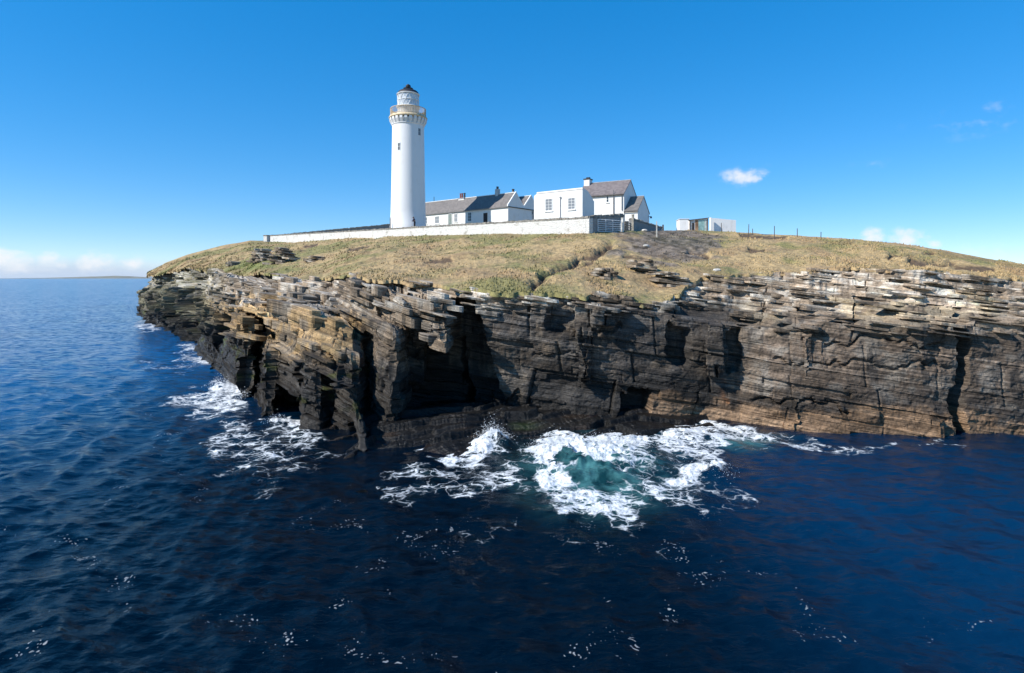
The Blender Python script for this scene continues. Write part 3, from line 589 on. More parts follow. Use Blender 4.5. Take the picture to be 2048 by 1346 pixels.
def sea():
    # radial sheet out to the horizon: rings grow with distance from the viewer's side of the bay
    rr = [9.0]
    while rr[-1] < 12000: rr.append(rr[-1] + max(.045, min(rr[-1] ** 2 / (CAMZ * FPX) * 1.9, rr[-1] * .03)))
    rr = np.array(rr); th = np.concatenate([np.linspace(-1.15, -.80, 60)[:-1], np.linspace(-.80, .80, 1060), np.linspace(.80, 1.15, 60)[1:]])
    RR, TH = np.meshgrid(rr, th, indexing='ij'); X, Y = RR * np.sin(TH), RR * np.cos(TH); Z = 0 * X; DX = 0 * X; DY = 0 * X
    cell = np.maximum(np.gradient(rr)[:, None] + 0 * X, RR * .0015)
    calm = 1 - .45 * np.exp(-(((X - 4) / 14) ** 2 + ((Y - 24) / 9) ** 2))
    gust = 1 + .35 * fbm(X * .03, Y * .03, 0 * X, 3, 401)
    for kx, ky, ph, a, lam in WAVES:
        f = np.clip(lam / cell / 3 - .6, 0, 1); ar = kx * X + ky * Y + ph; k = math.hypot(kx, ky)
        A = a * f * calm * gust; Z += A * np.cos(ar); DX -= A * kx / k * np.sin(ar) * 1.4; DY -= A * ky / k * np.sin(ar) * 1.4
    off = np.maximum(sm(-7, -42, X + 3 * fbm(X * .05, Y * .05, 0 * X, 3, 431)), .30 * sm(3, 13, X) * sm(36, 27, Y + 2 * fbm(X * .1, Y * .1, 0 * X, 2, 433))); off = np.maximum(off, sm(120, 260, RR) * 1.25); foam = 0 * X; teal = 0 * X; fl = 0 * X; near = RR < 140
    xs, ys = X[near], Y[near]; px = xs / ys * FPX + PXC; py = HOR + CAMZ * FPX / ys
    jx = 38 * fbm(xs * .5, ys * .5, 0 * xs, 3, 411) * np.clip(30 / ys, .2, 1.3); jy = 20 * fbm(xs * .5, ys * .5, 0 * xs + 9, 3, 412) * np.clip(30 / ys, .1, 1.3)
    fo = 0 * xs
    for cx, cy, rx, ry, s in FOAM:
        q = ((px + jx - cx) / (rx * 1.25)) ** 2 + ((py + jy - cy) / (ry * 1.3)) ** 2; fo = np.maximum(fo, s * np.exp(-q * q * .7))
    hole = np.exp(-((((px + jx - 1195) / 62) ** 2 + ((py + jy - 965) / 24) ** 2) ** 1.1)); te = np.exp(-((((px - 1195) / 130) ** 2 + ((py - 950) / 66) ** 2) ** 1.2)); te = np.maximum(te, .75 * np.exp(-(((px - 1490) / 60) ** 2 + ((py - 885) / 14) ** 2)))
    fo = fo * (1 - .24 * hole)
    f2 = 0 * xs
    for pts in FLECK: f2 = np.maximum(f2, np.exp(-(seg_dist(px + 3 * jx, py + 2 * jy, list(pts)) / 32) ** 2))
    foam[near] = fo; teal[near] = te; fl[near] = f2
    z = Z[near]; n = fbm(xs * 1.3, ys * 1.3, 0 * xs, 4, 421); nf = fbm(xs * 5, ys * 5, 0 * xs, 4, 425)
    fo = fo * (.98 + .22 * fbm(xs * 1.1, ys * 1.1, 0 * xs, 4, 441)); foam[near] = fo; thick = sm(.85, 1.2, fo)
    hump = np.exp(-(((px - 1180) / 120) ** 2 + ((py - 925) / 34) ** 2)) * .85 + np.exp(-(((px - 985) / 38) ** 2 + ((py - 888) / 16) ** 2)) * .7 + .45 * np.exp(-(((px - 1425) / 36) ** 2 + ((py - 945) / 22) ** 2)) + .3 * np.exp(-(((px - 1360) / 90) ** 2 + ((py - 868) / 16) ** 2))
    hump += .5 * np.exp(-(((px - 440) / 26) ** 2 + ((py - 772) / 8) ** 2)) + .4 * np.exp(-(((px - 553) / 28) ** 2 + ((py - 848) / 8) ** 2))
    z = z + hump * (.62 + .3 * n) + thick * (.05 * nf + .05 * np.abs(n)) + .02 * fo * nf
    Z[near] = z
    V = np.stack([X + DX, Y + DY, Z], -1).reshape(-1, 3)
    m = Mat('sea_water'); p = m.pos(); fa, ta, fk = m.attr('foam'), m.attr('teal'), m.attr('fleck')
    ps = m.scale(p, (1.0, 1.0, 0.0))
    warp = m.n('ShaderNodeTexNoise'); m.L.new(ps, warp.inputs['Vector']); warp.inputs['Scale'].default_value = 1.1; warp.inputs['Detail'].default_value = 5
    wv = m.n('ShaderNodeVectorMath', operation='SCALE'); m.L.new(warp.outputs['Color'], wv.inputs[0]); wv.inputs['Scale'].default_value = 1.3
    pw = m.n('ShaderNodeVectorMath', operation='ADD'); m.L.new(ps, pw.inputs[0]); m.L.new(wv.outputs[0], pw.inputs[1])
    def vor(sc, feat):
        x = m.n('ShaderNodeTexVoronoi', feature=feat); m.L.new(pw.outputs[0], x.inputs['Vector']); x.inputs['Scale'].default_value = sc; return x.outputs['Distance']
    e1, e2, e3 = vor(1.25, 'DISTANCE_TO_EDGE'), vor(3.0, 'DISTANCE_TO_EDGE'), vor(7.5, 'DISTANCE_TO_EDGE')
    lace = m.math('MINIMUM', m.math('MULTIPLY', e1, 2.1), m.math('ADD', m.math('MULTIPLY', e2, 2.2), .10)); lace = m.math('MINIMUM', lace, m.math('ADD', m.math('MULTIPLY', e3, 2.6), .30)); brk = m.noise(pw.outputs[0], 2.3, 6, .6)
    lev = m.math('ADD', lace, m.math('MULTIPLY', m.math('SUBTRACT', brk, .5), .5))
    th_ = m.math('SUBTRACT', m.math('MULTIPLY', fa, 1.10), .60); foamf = m.ramp(m.math('SUBTRACT', th_, lev), -.10, .24)
    foamf = m.math('MULTIPLY', m.math('MULTIPLY', foamf, m.ramp(fa, .12, .3)), m.ramp(m.noise(pw.outputs[0], 9.0, 5, .65), .30, .58, .35, 1.0))
    dots = vor(7.5, 'F1'); dn = m.noise(ps, .9, 4); dsz = m.math('MULTIPLY', m.ramp(dn, .36, .66), m.math('MULTIPLY', fk, .34)); dotf = m.ramp(m.math('SUBTRACT', dsz, dots), 0.0, .04)
    allf = m.math('MAXIMUM', foamf, m.math('MULTIPLY', dotf, .32))
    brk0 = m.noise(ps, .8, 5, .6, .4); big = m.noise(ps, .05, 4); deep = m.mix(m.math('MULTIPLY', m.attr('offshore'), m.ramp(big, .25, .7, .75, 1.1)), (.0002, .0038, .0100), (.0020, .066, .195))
    body = m.mix(m.math('MULTIPLY', ta, .7), deep, m.mix(m.ramp(brk0, .35, .62), (.006, .040, .048), (.075, .235, .245))); thin = m.math('MULTIPLY', m.ramp(fa, .45, 1.0), .22); body = m.mix(thin, body, (.03, .10, .12))
    col = m.mix(allf, body, (.74, .77, .79))
    r1 = m.noise(m.scale(p, (1.0, 1.8, 0.0)), 1.7, 5, .6, .3); r3 = m.noise(p, 7.0, 3, .6)
    hgt = m.math('ADD', m.math('ADD', m.math('MULTIPLY', r1, .30), m.math('MULTIPLY', r3, .04)), m.math('MULTIPLY', allf, .07))
    nb = m.bump(hgt, .75, .35)
    def slopes(sc, amp, asp, det):
        x = m.n('ShaderNodeTexNoise'); m.L.new(m.scale(p, (1.0, asp, 0.0)), x.inputs['Vector']); x.inputs['Scale'].default_value = sc; x.inputs['Detail'].default_value = det; x.inputs['Roughness'].default_value = .6
        a_ = m.n('ShaderNodeVectorMath', operation='SUBTRACT'); m.L.new(x.outputs['Color'], a_.inputs[0]); a_.inputs[1].default_value = (.5, .5, .5)
        return m.scale(a_.outputs[0], (amp * .6, amp, 0.0))
    ad = m.n('ShaderNodeVectorMath', operation='ADD'); m.L.new(slopes(1.1, 1.75, 2.0, 6), ad.inputs[0]); m.L.new(slopes(.16, .28, 2.2, 3), ad.inputs[1])
    ad2 = m.n('ShaderNodeVectorMath', operation='ADD'); m.L.new(ad.outputs[0], ad2.inputs[0]); m.L.new(nb, ad2.inputs[1])
    nz_ = m.n('ShaderNodeVectorMath', operation='NORMALIZE'); m.L.new(ad2.outputs[0], nz_.inputs[0]); nb = nz_.outputs[0]
    m.b.inputs['Specular IOR Level'].default_value = .34
    mat = m.fin(col, m.mix(allf, (.14, .14, .14), (.9, .9, .9)), nb, IOR=1.22)
    tag(np_mesh('sea', V, grid_faces(len(rr), len(th)), mat, attrs={'foam': foam, 'teal': teal, 'fleck': fl, 'offshore': off}), kind='structure')
sea()
def spray():
    r = np.random.default_rng(9); pts = []
    for px, py, rx, ry, hh_, n in ((1110,905,40,16,.6,3000), (1200,898,70,10,.45,2600), (985,886,30,10,.7,2800), (1425,945,34,14,.35,500), (440,772,18,5,.6,450), (553,848,20,4,.45,300), (1270,890,40,8,.35,400), (482,800,12,6,.5,250)):
        Y = seaY(py); sx, sy = rx * Y / FPX, ry * Y * Y / (CAMZ * FPX); x = (px - PXC) / FPX * Y
        u = r.normal(size=(n, 2)) * .55; z = .12 + hh_ * np.abs(r.normal(size=n)) * .6 * np.exp(-(u ** 2).sum(1) * .6); s_ = (.004 + .012 * r.random(n) ** 3) * Y / 28
        pts.append(np.c_[x + u[:, 0] * sx, Y + u[:, 1] * sy, z, s_])
    p = np.concatenate(pts); o = np.array([(1,1,1),(1,-1,-1),(-1,1,-1),(-1,-1,1)]); V = p[:, None, :3] + o[None] * p[:, None, 3:4]
    F = (np.array([(0,1,2),(0,3,1),(0,2,3),(1,3,2)])[None] + 4 * np.arange(len(p))[:, None, None]).reshape(-1, 3)
    tag(np_mesh('sea_spray', V.reshape(-1, 3), F, simple('spray_white', (.75, .78, .80), .9, .05), smooth=True), kind='stuff')
spray()

# ------------------------------------------------------------------ far low island on the horizon
def island():
    Y0 = 9000.0; x = np.linspace(-8300, -5250, 90); rows = []
    prof = lambda u: np.interp(u, [-8300, -7600, -7000, -6500, -6000, -5700, -5250], [-2, 3, 12, 26, 44, 30, -2])
    for f, dy in ((-.2, -400), (.35, -250), (.8, -100), (1, 100), (.6, 500), (-.2, 900)):
        rows.append(np.stack([x, Y0 + dy + 0 * x, prof(x) * max(f, 0) + (0 if f > 0 else -3) + 1.5 * f * vn(x * .01, 0 * x, 0 * x, 3)], -1))
    tag(np_mesh('far_island', np.array(rows).reshape(-1, 3), grid_faces(len(rows), len(x)), simple('island_turf', (.16, .15, .09), .95, .3, .004)), kind='structure')
island()

def haze():
    b = MB().box(-13500, 13500, -120, 12600, -3.5, 60)
    m = bpy.data.materials.new('thin_sea_haze'); m.use_nodes = True; nt = m.node_tree; nt.nodes.remove(nt.nodes['Principled BSDF']); v = nt.nodes.new('ShaderNodeVolumePrincipled')
    v.inputs['Color'].default_value = (.80, .88, 1.0, 1); v.inputs['Density'].default_value = 2.2e-5; v.inputs['Anisotropy'].default_value = 0.1
    nt.links.new(v.outputs[0], nt.nodes['Material Output'].inputs['Volume']); o = b.build('haze', m); tag(o, kind='stuff')
haze()
# ------------------------------------------------------------------ materials of the station
def limewash(name, base=(.68, .68, .665), dirt=(.46, .42, .35), amount=.45, block=None):
    m = Mat(name); p = m.pos(True)
    n = m.noise(p, 1.1, 6, .6); st = m.noise(m.scale(p, (2.2, 2.2, .25)), 1.0, 5, .6)
    f = m.math('MULTIPLY', m.ramp(m.math('ADD', m.math('MULTIPLY', n, .55), m.math('MULTIPLY', st, .45)), .50, .72), amount)
    c = m.mix(f, base, dirt); h = m.noise(p, 5.0, 4)
    if block:                                                        # rubble stones under the wash, some worn bare
        br = m.n('ShaderNodeTexBrick'); m.L.new(m.n('ShaderNodeUVMap').outputs[0], br.inputs['Vector'])
    return m.fin(c, .85, m.bump(h, .35, .02))
WHITE = limewash('white_masonry'); TOWERW = limewash('tower_whitewash', (.70, .70, .695), (.52, .49, .44), .32)
def rubble(name, base, worn, amt):
    m = Mat(name); p = m.pos(True); sp = m.scale(p, (1.0, 1.0, 2.4))
    v = m.n('ShaderNodeTexVoronoi', feature='DISTANCE_TO_EDGE'); m.L.new(sp, v.inputs['Vector']); v.inputs['Scale'].default_value = 2.6
    v2 = m.n('ShaderNodeTexVoronoi'); m.L.new(sp, v2.inputs['Vector']); v2.inputs['Scale'].default_value = 2.6
    n = m.noise(p, .9, 6, .65); f = m.math('MULTIPLY', m.ramp(n, .52, .68), m.math('MULTIPLY', v2.outputs['Color'], amt))
    c = m.mix(f, base, worn); c = m.mix(m.ramp(v.outputs['Distance'], 0, .04, .45, 0), c, tuple(x * .55 for x in base))
    return m.fin(c, .9, m.bump(m.math('ADD', m.ramp(v.outputs['Distance'], 0, .12), m.math('MULTIPLY', n, .6)), .7, .05))
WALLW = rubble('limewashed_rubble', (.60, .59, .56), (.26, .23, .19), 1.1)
WALLG = rubble('shaded_rubble', (.27, .265, .26), (.16, .15, .14), 1.0)  # darker base than the lit wall: shade of the sunless walls put into the colour
COPE = simple('coping_stone', (.20, .185, .16), .95, .45, 3.0, 0, .6)
def slate_roof(name, a, b):
    m = Mat(name); p = m.pos(True); sx = m.n('ShaderNodeSeparateXYZ'); m.L.new(p, sx.inputs[0])
    row = m.math('MULTIPLY', sx.outputs[2], 5.5); ri = m.math('FLOOR', row)
    cb = m.n('ShaderNodeCombineXYZ'); m.L.new(m.math('FLOOR', m.math('ADD', m.math('MULTIPLY', sx.outputs[0], 3.2), m.math('MULTIPLY', ri, .5))), cb.inputs[0]); m.L.new(ri, cb.inputs[1])
    wn = m.n('ShaderNodeTexWhiteNoise', noise_dimensions='2D'); m.L.new(cb.outputs[0], wn.inputs['Vector'])
    n = m.noise(p, .8, 5, .6); f = m.math('ADD', m.math('MULTIPLY', wn.outputs['Value'], .55), m.math('MULTIPLY', n, .55))
    c = m.mix(m.ramp(f, .2, .9), a, b); fr = m.math('FRACT', row)
    c = m.mix(m.ramp(fr, 0, .14, .5, 0), c, tuple(x * .5 for x in a))
    return m.fin(c, .7, m.bump(m.math('ADD', fr, wn.outputs['Value']), .35, .03))
SLATE = slate_roof('slate', (.115, .104, .098), (.170, .152, .142)); SLATEP = slate_roof('slate_purple', (.125, .104, .102), (.190, .160, .155))
GLASSD = Mat('window_glass').fin((.03, .04, .05), .08, Metallic=0.0)
PANEG = Mat('pale_blind_behind_glass').fin((.20, .215, .23), .25)
FRAME = simple('painted_frame', (.72, .72, .70), .5, .1, 5)
SILL = simple('sill_paint', (.70, .69, .66), .7, .2, 4)
DARKP = simple('dark_ironwork', (.014, .014, .017), .6, .3, 6)
PIPE = simple('grey_pipe', (.17, .16, .16), .5, .25, 4)
LEAD = simple('lead_flashing', (.30, .31, .33), .6, .2, 4)
OCHRE = simple('ochre_paint', (.54, .43, .27), .65, .22, 3)
POT = simple('terracotta', (.23, .075, .045), .8, .3, 5); POTD = simple('sooty_pot', (.035, .03, .03), .8, .3, 5)
DOORG = simple('grey_green_door', (.16, .20, .19), .6, .25, 4); DOORD = simple('dark_doorway', (.02, .02, .022), .8, .2, 3)
WOOD = simple('grey_weathered_wood', (.30, .27, .23), .9, .35, 7, 0, .4); WOODD = simple('dark_post_wood', (.10, .085, .07), .9, .35, 7, 0, .4)
GALV = simple('galvanised_steel', (.78, .79, .80), .5, .12, 6, 0)
TEAL = simple('faded_teal_paint', (.28, .45, .42), .8, .3, 2.5); RUST = simple('rusty_tin', (.42, .24, .13), .85, .55, 1.6); ROOFT = simple('tin_roof_edge', (.10, .085, .075), .8, .3, 3)
BLOCKW = limewash('painted_blockwork', (.76, .755, .74), (.44, .41, .38), .5)

def gable_house(root, L_, D, z_e, z_r, z0, wall, roof, skew=None, skew_left=True, ov=.06, y0=0.0, x0=0.0):
    yr = y0 + D / 2
    w = MB().prism([(y0, z0), (y0, z_e), (yr, z_r), (y0 + D, z_e), (y0 + D, z0)], x0, x0 + L_).build('wall', wall, root)
    r = MB(); th = .09; s = (z_r - z_e) / (D / 2)
    r.prism([(y0 - ov * 2, z_e - s * ov * 2 + .012), (y0 - ov * 2, z_e - s * ov * 2 + th + .03), (yr, z_r + th + .03), (yr, z_r + .012)], x0 + (.16 if skew else -ov), x0 + L_ - (.16 if skew else -ov))
    r.prism([(y0 + D + ov * 2, z_e - s * ov * 2 + .012), (y0 + D + ov * 2, z_e - s * ov * 2 + th + .03), (yr + .001, z_r + th + .03), (yr + .001, z_r + .012)], x0 + (.16 if skew else -ov), x0 + L_ - (.16 if skew else -ov))
    rf = r.build('roof', roof, root)
    MB().box(x0 + (.16 if skew else -ov), x0 + L_ - (.16 if skew else -ov), yr - .10, yr + .10, z_r + .085, z_r + .17).build('ridge', LEAD if not skew else FRAME, rf)
    if skew:
        for xa in ((x0 + L_ - .17,) + ((x0 - .01,) if skew_left else ())):
            m = MB()
            for sg in (1, -1):
                ya = yr - sg * D / 2; m.prism([(ya - sg * .08, z_e - .16), (ya - sg * .08, z_e + .20), (yr, z_r + .24), (yr, z_r - .02)], xa, xa + .19)
            m.build('skew', skew, root)
    return w, rf
def window(root, x, z0, w, h, y=0.0, cols=2, rows=3, glass=GLASSD, sill=True, depth=.07):
    """a sash window in a wall of constant y; stands a little back inside a raised frame"""
    f = MB(); t = .055
    f.box(x, x + w, y - .035, y + .02, z0, z0 + t).box(x, x + w, y - .035, y + .02, z0 + h - t, z0 + h)
    f.box(x, x + t, y - .034, y + .02, z0 + t, z0 + h - t).box(x + w - t, x + w, y - .034, y + .02, z0 + t, z0 + h - t)
    for i in range(1, cols): f.box(x + w * i / cols - .016, x + w * i / cols + .016, y - .024, y + .01, z0 + t, z0 + h - t)
    for i in range(1, rows): f.box(x + t, x + w - t, y - .022, y + .01, z0 + h * i / rows - .014, z0 + h * i / rows + .014)
    o = f.build('window', FRAME, root)
    MB().box(x + t, x + w - t, y - .010, y + .006, z0 + t, z0 + h - t).build('pane', glass, o)
    if sill: MB().box(x - .08, x + w + .08, y - .09, y + .02, z0 - .10, z0 - .012).build('sill', SILL, o)
    return o
def end_window(root, y, z0, w, h, x, cols=2, rows=2):                    # the same in an end wall of constant x
    f = MB(); t = .05
    f.box(x - .02, x + .035, y, y + w, z0, z0 + t).box(x - .02, x + .035, y, y + w, z0 + h - t, z0 + h)
    f.box(x - .02, x + .034, y, y + t, z0 + t, z0 + h - t).box(x - .02, x + .034, y + w - t, y + w, z0 + t, z0 + h - t)
    for i in range(1, cols): f.box(x - .01, x + .024, y + w * i / cols - .015, y + w * i / cols + .015, z0 + t, z0 + h - t)
    for i in range(1, rows): f.box(x - .01, x + .022, y + t, y + w - t, z0 + h * i / rows - .015, z0 + h * i / rows + .015)
    o = f.build('window', FRAME, root); MB().box(x - .006, x + .010, y + t, y + w - t, z0 + t, z0 + h - t).build('pane', GLASSD, o); return o
def chimney(root, x, y, w, d, z0, z1, mat, cap=True, pots=(), ph=.55, pr=.10):
    c = MB().box(x - w / 2, x + w / 2, y - d / 2, y + d / 2, z0, z1).build('chimney', mat, root)
    if cap: MB().box(x - w / 2 - .07, x + w / 2 + .07, y - d / 2 - .07, y + d / 2 + .07, z1 + .001, z1 + .13).build('chimney_cap', cap if cap is not True else mat, c)
    for px_, m in pots:
        zt = z1 + (.131 if cap else .002); p = MB().tube((px_, y, zt), (px_, y, zt + ph), pr * 1.15, pr, 10).tube((px_, y, zt + ph + .001), (px_, y, zt + ph + .09), pr * 1.3, pr * 1.3, 10).build('chimney_pot', m, c)
    return c
class Face:
    """turns photo columns and rows into lengths along a wall through two plan points"""
    def __init__(s, A, B): s.A, s.B = np.array(A, float), np.array(B, float); s.L = np.linalg.norm(s.B - s.A); s.u = (s.B - s.A) / s.L; s.rz = math.atan2(s.u[1], s.u[0])
    def x(s, px):
        k = (px - PXC) / FPX; d = s.u; return (k * s.A[1] - s.A[0]) / (d[0] - k * d[1])
    def z(s, px, py): Y = s.A[1] + s.u[1] * s.x(px); return CAMZ - (py - HOR) * Y / FPX

# ------------------------------------------------------------------ lighthouse
def lighthouse():
    Y = 91.5; X = (816.4 - PXC) / FPX * Y; zz = lambda py: CAMZ - (py - HOR) * Y / FPX
    zb = 14.4; T = empty('lighthouse', (X, Y, zb), math.atan2(-X, Y) * 0 + math.atan2(X, Y) * -1, 'tall round white lighthouse tower with ochre gallery and black domed lantern', 'lighthouse')
    h = lambda py: zz(py) - zb
    MB().lathe([(2.78, 0), (2.78, h(452)), (2.70, h(450)), (2.62, h(420)), (2.53, h(370)), (2.46, h(310)), (2.40, h(262)), (2.40, h(252.2))], 96).build('tower', TOWERW, T, True)
    MB().lathe([(2.38, h(253)), (2.50, h(252.5)), (2.52, h(251.3)), (2.40, h(250.4)), (2.40, h(247)), (2.52, h(243.5)), (2.52, h(241)), (2.0, h(241))], 96).build('string_course', TOWERW, T, True)
    for i in range(24):                                               # corbels carrying the gallery
        a = 2 * math.pi * (i + .5) / 24; b = MB().prism([(-2.38, h(255)), (-2.52, h(251)), (-2.80, h(244)), (-2.82, h(239.2)), (-2.35, h(239.2))], -.20, .20)
        ca, sa = math.cos(a), math.sin(a); b.v = [(x * ca - y * sa, x * sa + y * ca, z) for x, y, z in b.v]; b.build('corbel', TOWERW, T)
    MB().lathe([(2.30, h(239.15)), (2.84, h(239.1)), (2.90, h(238.2)), (2.90, h(236.6)), (2.78, h(235.9)), (2.78, h(234.0)), (2.66, h(233.6)), (1.6, h(233.4))], 96).build('gallery', OCHRE, T, True)
    rl = MB(); zr0, zr1 = h(233.5), h(219.5)
    for i in range(64):
        a = 2 * math.pi * i / 64; c, s = math.cos(a) * 2.66, math.sin(a) * 2.66; rl.tube((c, s, zr0), (c, s, zr1), .038, .038, 6)
    for zq, r in ((zr1, .055), (zr0 + .12, .04)): rl.lathe([(2.66 + r * math.cos(t), zq + r * math.sin(t)) for t in np.linspace(0, 2 * math.pi, 9)], 72)
    rl.build('gallery_railing', simple('pale_ochre_iron', (.54, .41, .26), .6, .2, 3), T)
    MB().lathe([(1.62, h(233.35)), (1.62, h(216.2)), (1.80, h(216)), (1.80, h(214.8)), (1.5, h(214.8))], 64).build('lantern_base', TOWERW, T, True)
    gm = Mat('lantern_glass'); gl = gm.n('ShaderNodeBsdfTransparent'); gs = gm.n('ShaderNodeBsdfGlossy'); gs.inputs['Roughness'].default_value = .05; gd = gm.n('ShaderNodeBsdfDiffuse'); gd.inputs[0].default_value = (.75, .78, .80, 1)
    a1 = gm.n('ShaderNodeMixShader'); a1.inputs[0].default_value = .62; gm.L.new(gl.outputs[0], a1.inputs[1]); gm.L.new(gd.outputs[0], a1.inputs[2])
    a2 = gm.n('ShaderNodeMixShader'); a2.inputs[0].default_value = .12; gm.L.new(a1.outputs[0], a2.inputs[1]); gm.L.new(gs.outputs[0], a2.inputs[2]); gm.L.new(a2.outputs[0], gm.out.inputs[0])
    lg = MB().lathe([(1.62, h(214.7)), (1.60, h(202.5)), (1.58, h(190.6))], 64).build('lantern_glazing', gm.m, T, True)
    ast = MB(); zr = [h(214.6), h(202.5), h(190.8)]; n = 12
    for k in range(2):
        for i in range(n):
            f = lambda j, q: (1.635 * math.cos(2 * math.pi * j / n), 1.635 * math.sin(2 * math.pi * j / n), zr[q])
            j0 = i + (.5 if k else 0); ast.tube(f(j0, k), f(j0 + .5, k + 1), .038, .038, 6); ast.tube(f(j0 + .5, k + 1), f(j0 + 1, k), .038, .038, 6)
    for q in range(3): ast.lathe([(1.635 + .05 * math.cos(t), zr[q] + .05 * math.sin(t)) for t in np.linspace(0, 2 * math.pi, 7)], 48)
    ast.build('astragals', FRAME, lg)
    # white inner screen on the land side, and the lens on its pedestal
    sc = MB(); o = len(sc.v); angs = np.linspace(math.radians(-125), math.radians(165), 40)
    for z in (h(202), h(191)):
        for rr_ in (1.42, 1.46): sc.v += [(rr_ * math.cos(a), rr_ * math.sin(a), z) for a in angs]
    for i in range(39):
        for q in ((0, 80), (40, 120)): sc.f.append((q[0] + i, q[0] + i + 1, q[1] + i + 1, q[1] + i))
    sc.build('sun_screen', simple('screen_white', (.8, .8, .78), .9, .05, 2), T)
    MB().lathe([(0, h(233)), (.45, h(233)), (.45, h(214)), (.30, h(213)), (.30, h(210)), (.55, h(208.5)), (.60, h(203)), (.50, h(197)), (0.1, h(196))], 32).build('lens', Mat('lens_glass').fin((.30, .34, .34), .15), T, True)
    cr = MB().lathe([(1.60, h(190.55)), (1.74, h(190.4)), (1.74, h(189.3)), (1.66, h(188.8)), (1.5, h(188.8))], 64).build('cornice', TOWERW, T, True)
    dm = MB().lathe([(1.66, h(188.75)), (1.64, h(187.9)), (1.54, h(185.4)), (1.34, h(182.8)), (1.0, h(180.6)), (.62, h(179.2)), (.56, h(178.6))], 64).build('dome', DARKP, T, True)
    MB().lathe([(.56, h(178.55)), (.70, h(178.0)), (.74, h(176.9)), (.58, h(176.0)), (.34, h(175.4)), (.30, h(174.2)), (.38, h(173.6)), (.40, h(171.8)), (.30, h(170.2)), (.13, h(168.7)), (.03, h(168)), (0.0, h(167.9))], 32).build('vent', DARKP, dm, True)
    MB().tube((-.62, 0, h(180.4)), (-.62, 0, h(167.5)), .018, .012, 6).build('lightning_rod', DARKP, dm)
    hr = MB()
    for i in range(10):
        a = 2 * math.pi * i / 10; hr.tube((1.45 * math.cos(a), 1.45 * math.sin(a), h(186.4)), (1.45 * math.cos(a), 1.45 * math.sin(a), h(184.6)), .02, .02, 6)
    hr.lathe([(1.45 + .022 * math.cos(t), h(184.6) + .022 * math.sin(t)) for t in np.linspace(0, 2 * math.pi, 7)], 48); hr.build('dome_handrail', DARKP, dm)
    for px, y0, y1, w in ((838, 275, 261.5, .44), (798.6, 306, 292.5, .36)):   # slit windows of the stair
        zc = .5 * (h(y0) + h(y1)); r = np.interp(zc, [h(370), h(310), h(262)], [2.53, 2.46, 2.40]); a = math.asin(max(-1, min(1, (px - 816.4) / FPX * Y / r))); hh_ = h(y1) - h(y0)
        f = MB(); t = .06
        for q in ((-w/2-t, -w/2, 0, hh_), (w/2, w/2+t, 0, hh_), (-w/2-t, w/2+t, -t, -.001), (-w/2-t, w/2+t, hh_+.001, hh_+t), (-.016, .016, 0, hh_), (-w/2, w/2, hh_*.5-.015, hh_*.5+.015)): f.box(q[0], q[1], -r - .03, -r + .12, h(y0) + q[2], h(y0) + q[3])
        g = MB().box(-w / 2, w / 2, -r - .018, -r + .11, h(y0), h(y1)); ca, sa = math.cos(a), math.sin(a)
        for b in (f, g): b.v = [(x * ca - y * sa, x * sa + y * ca, z) for x, y, z in b.v]
        wo = f.build('window', FRAME, T); g.build('pane', GLASSD, wo)
lighthouse()

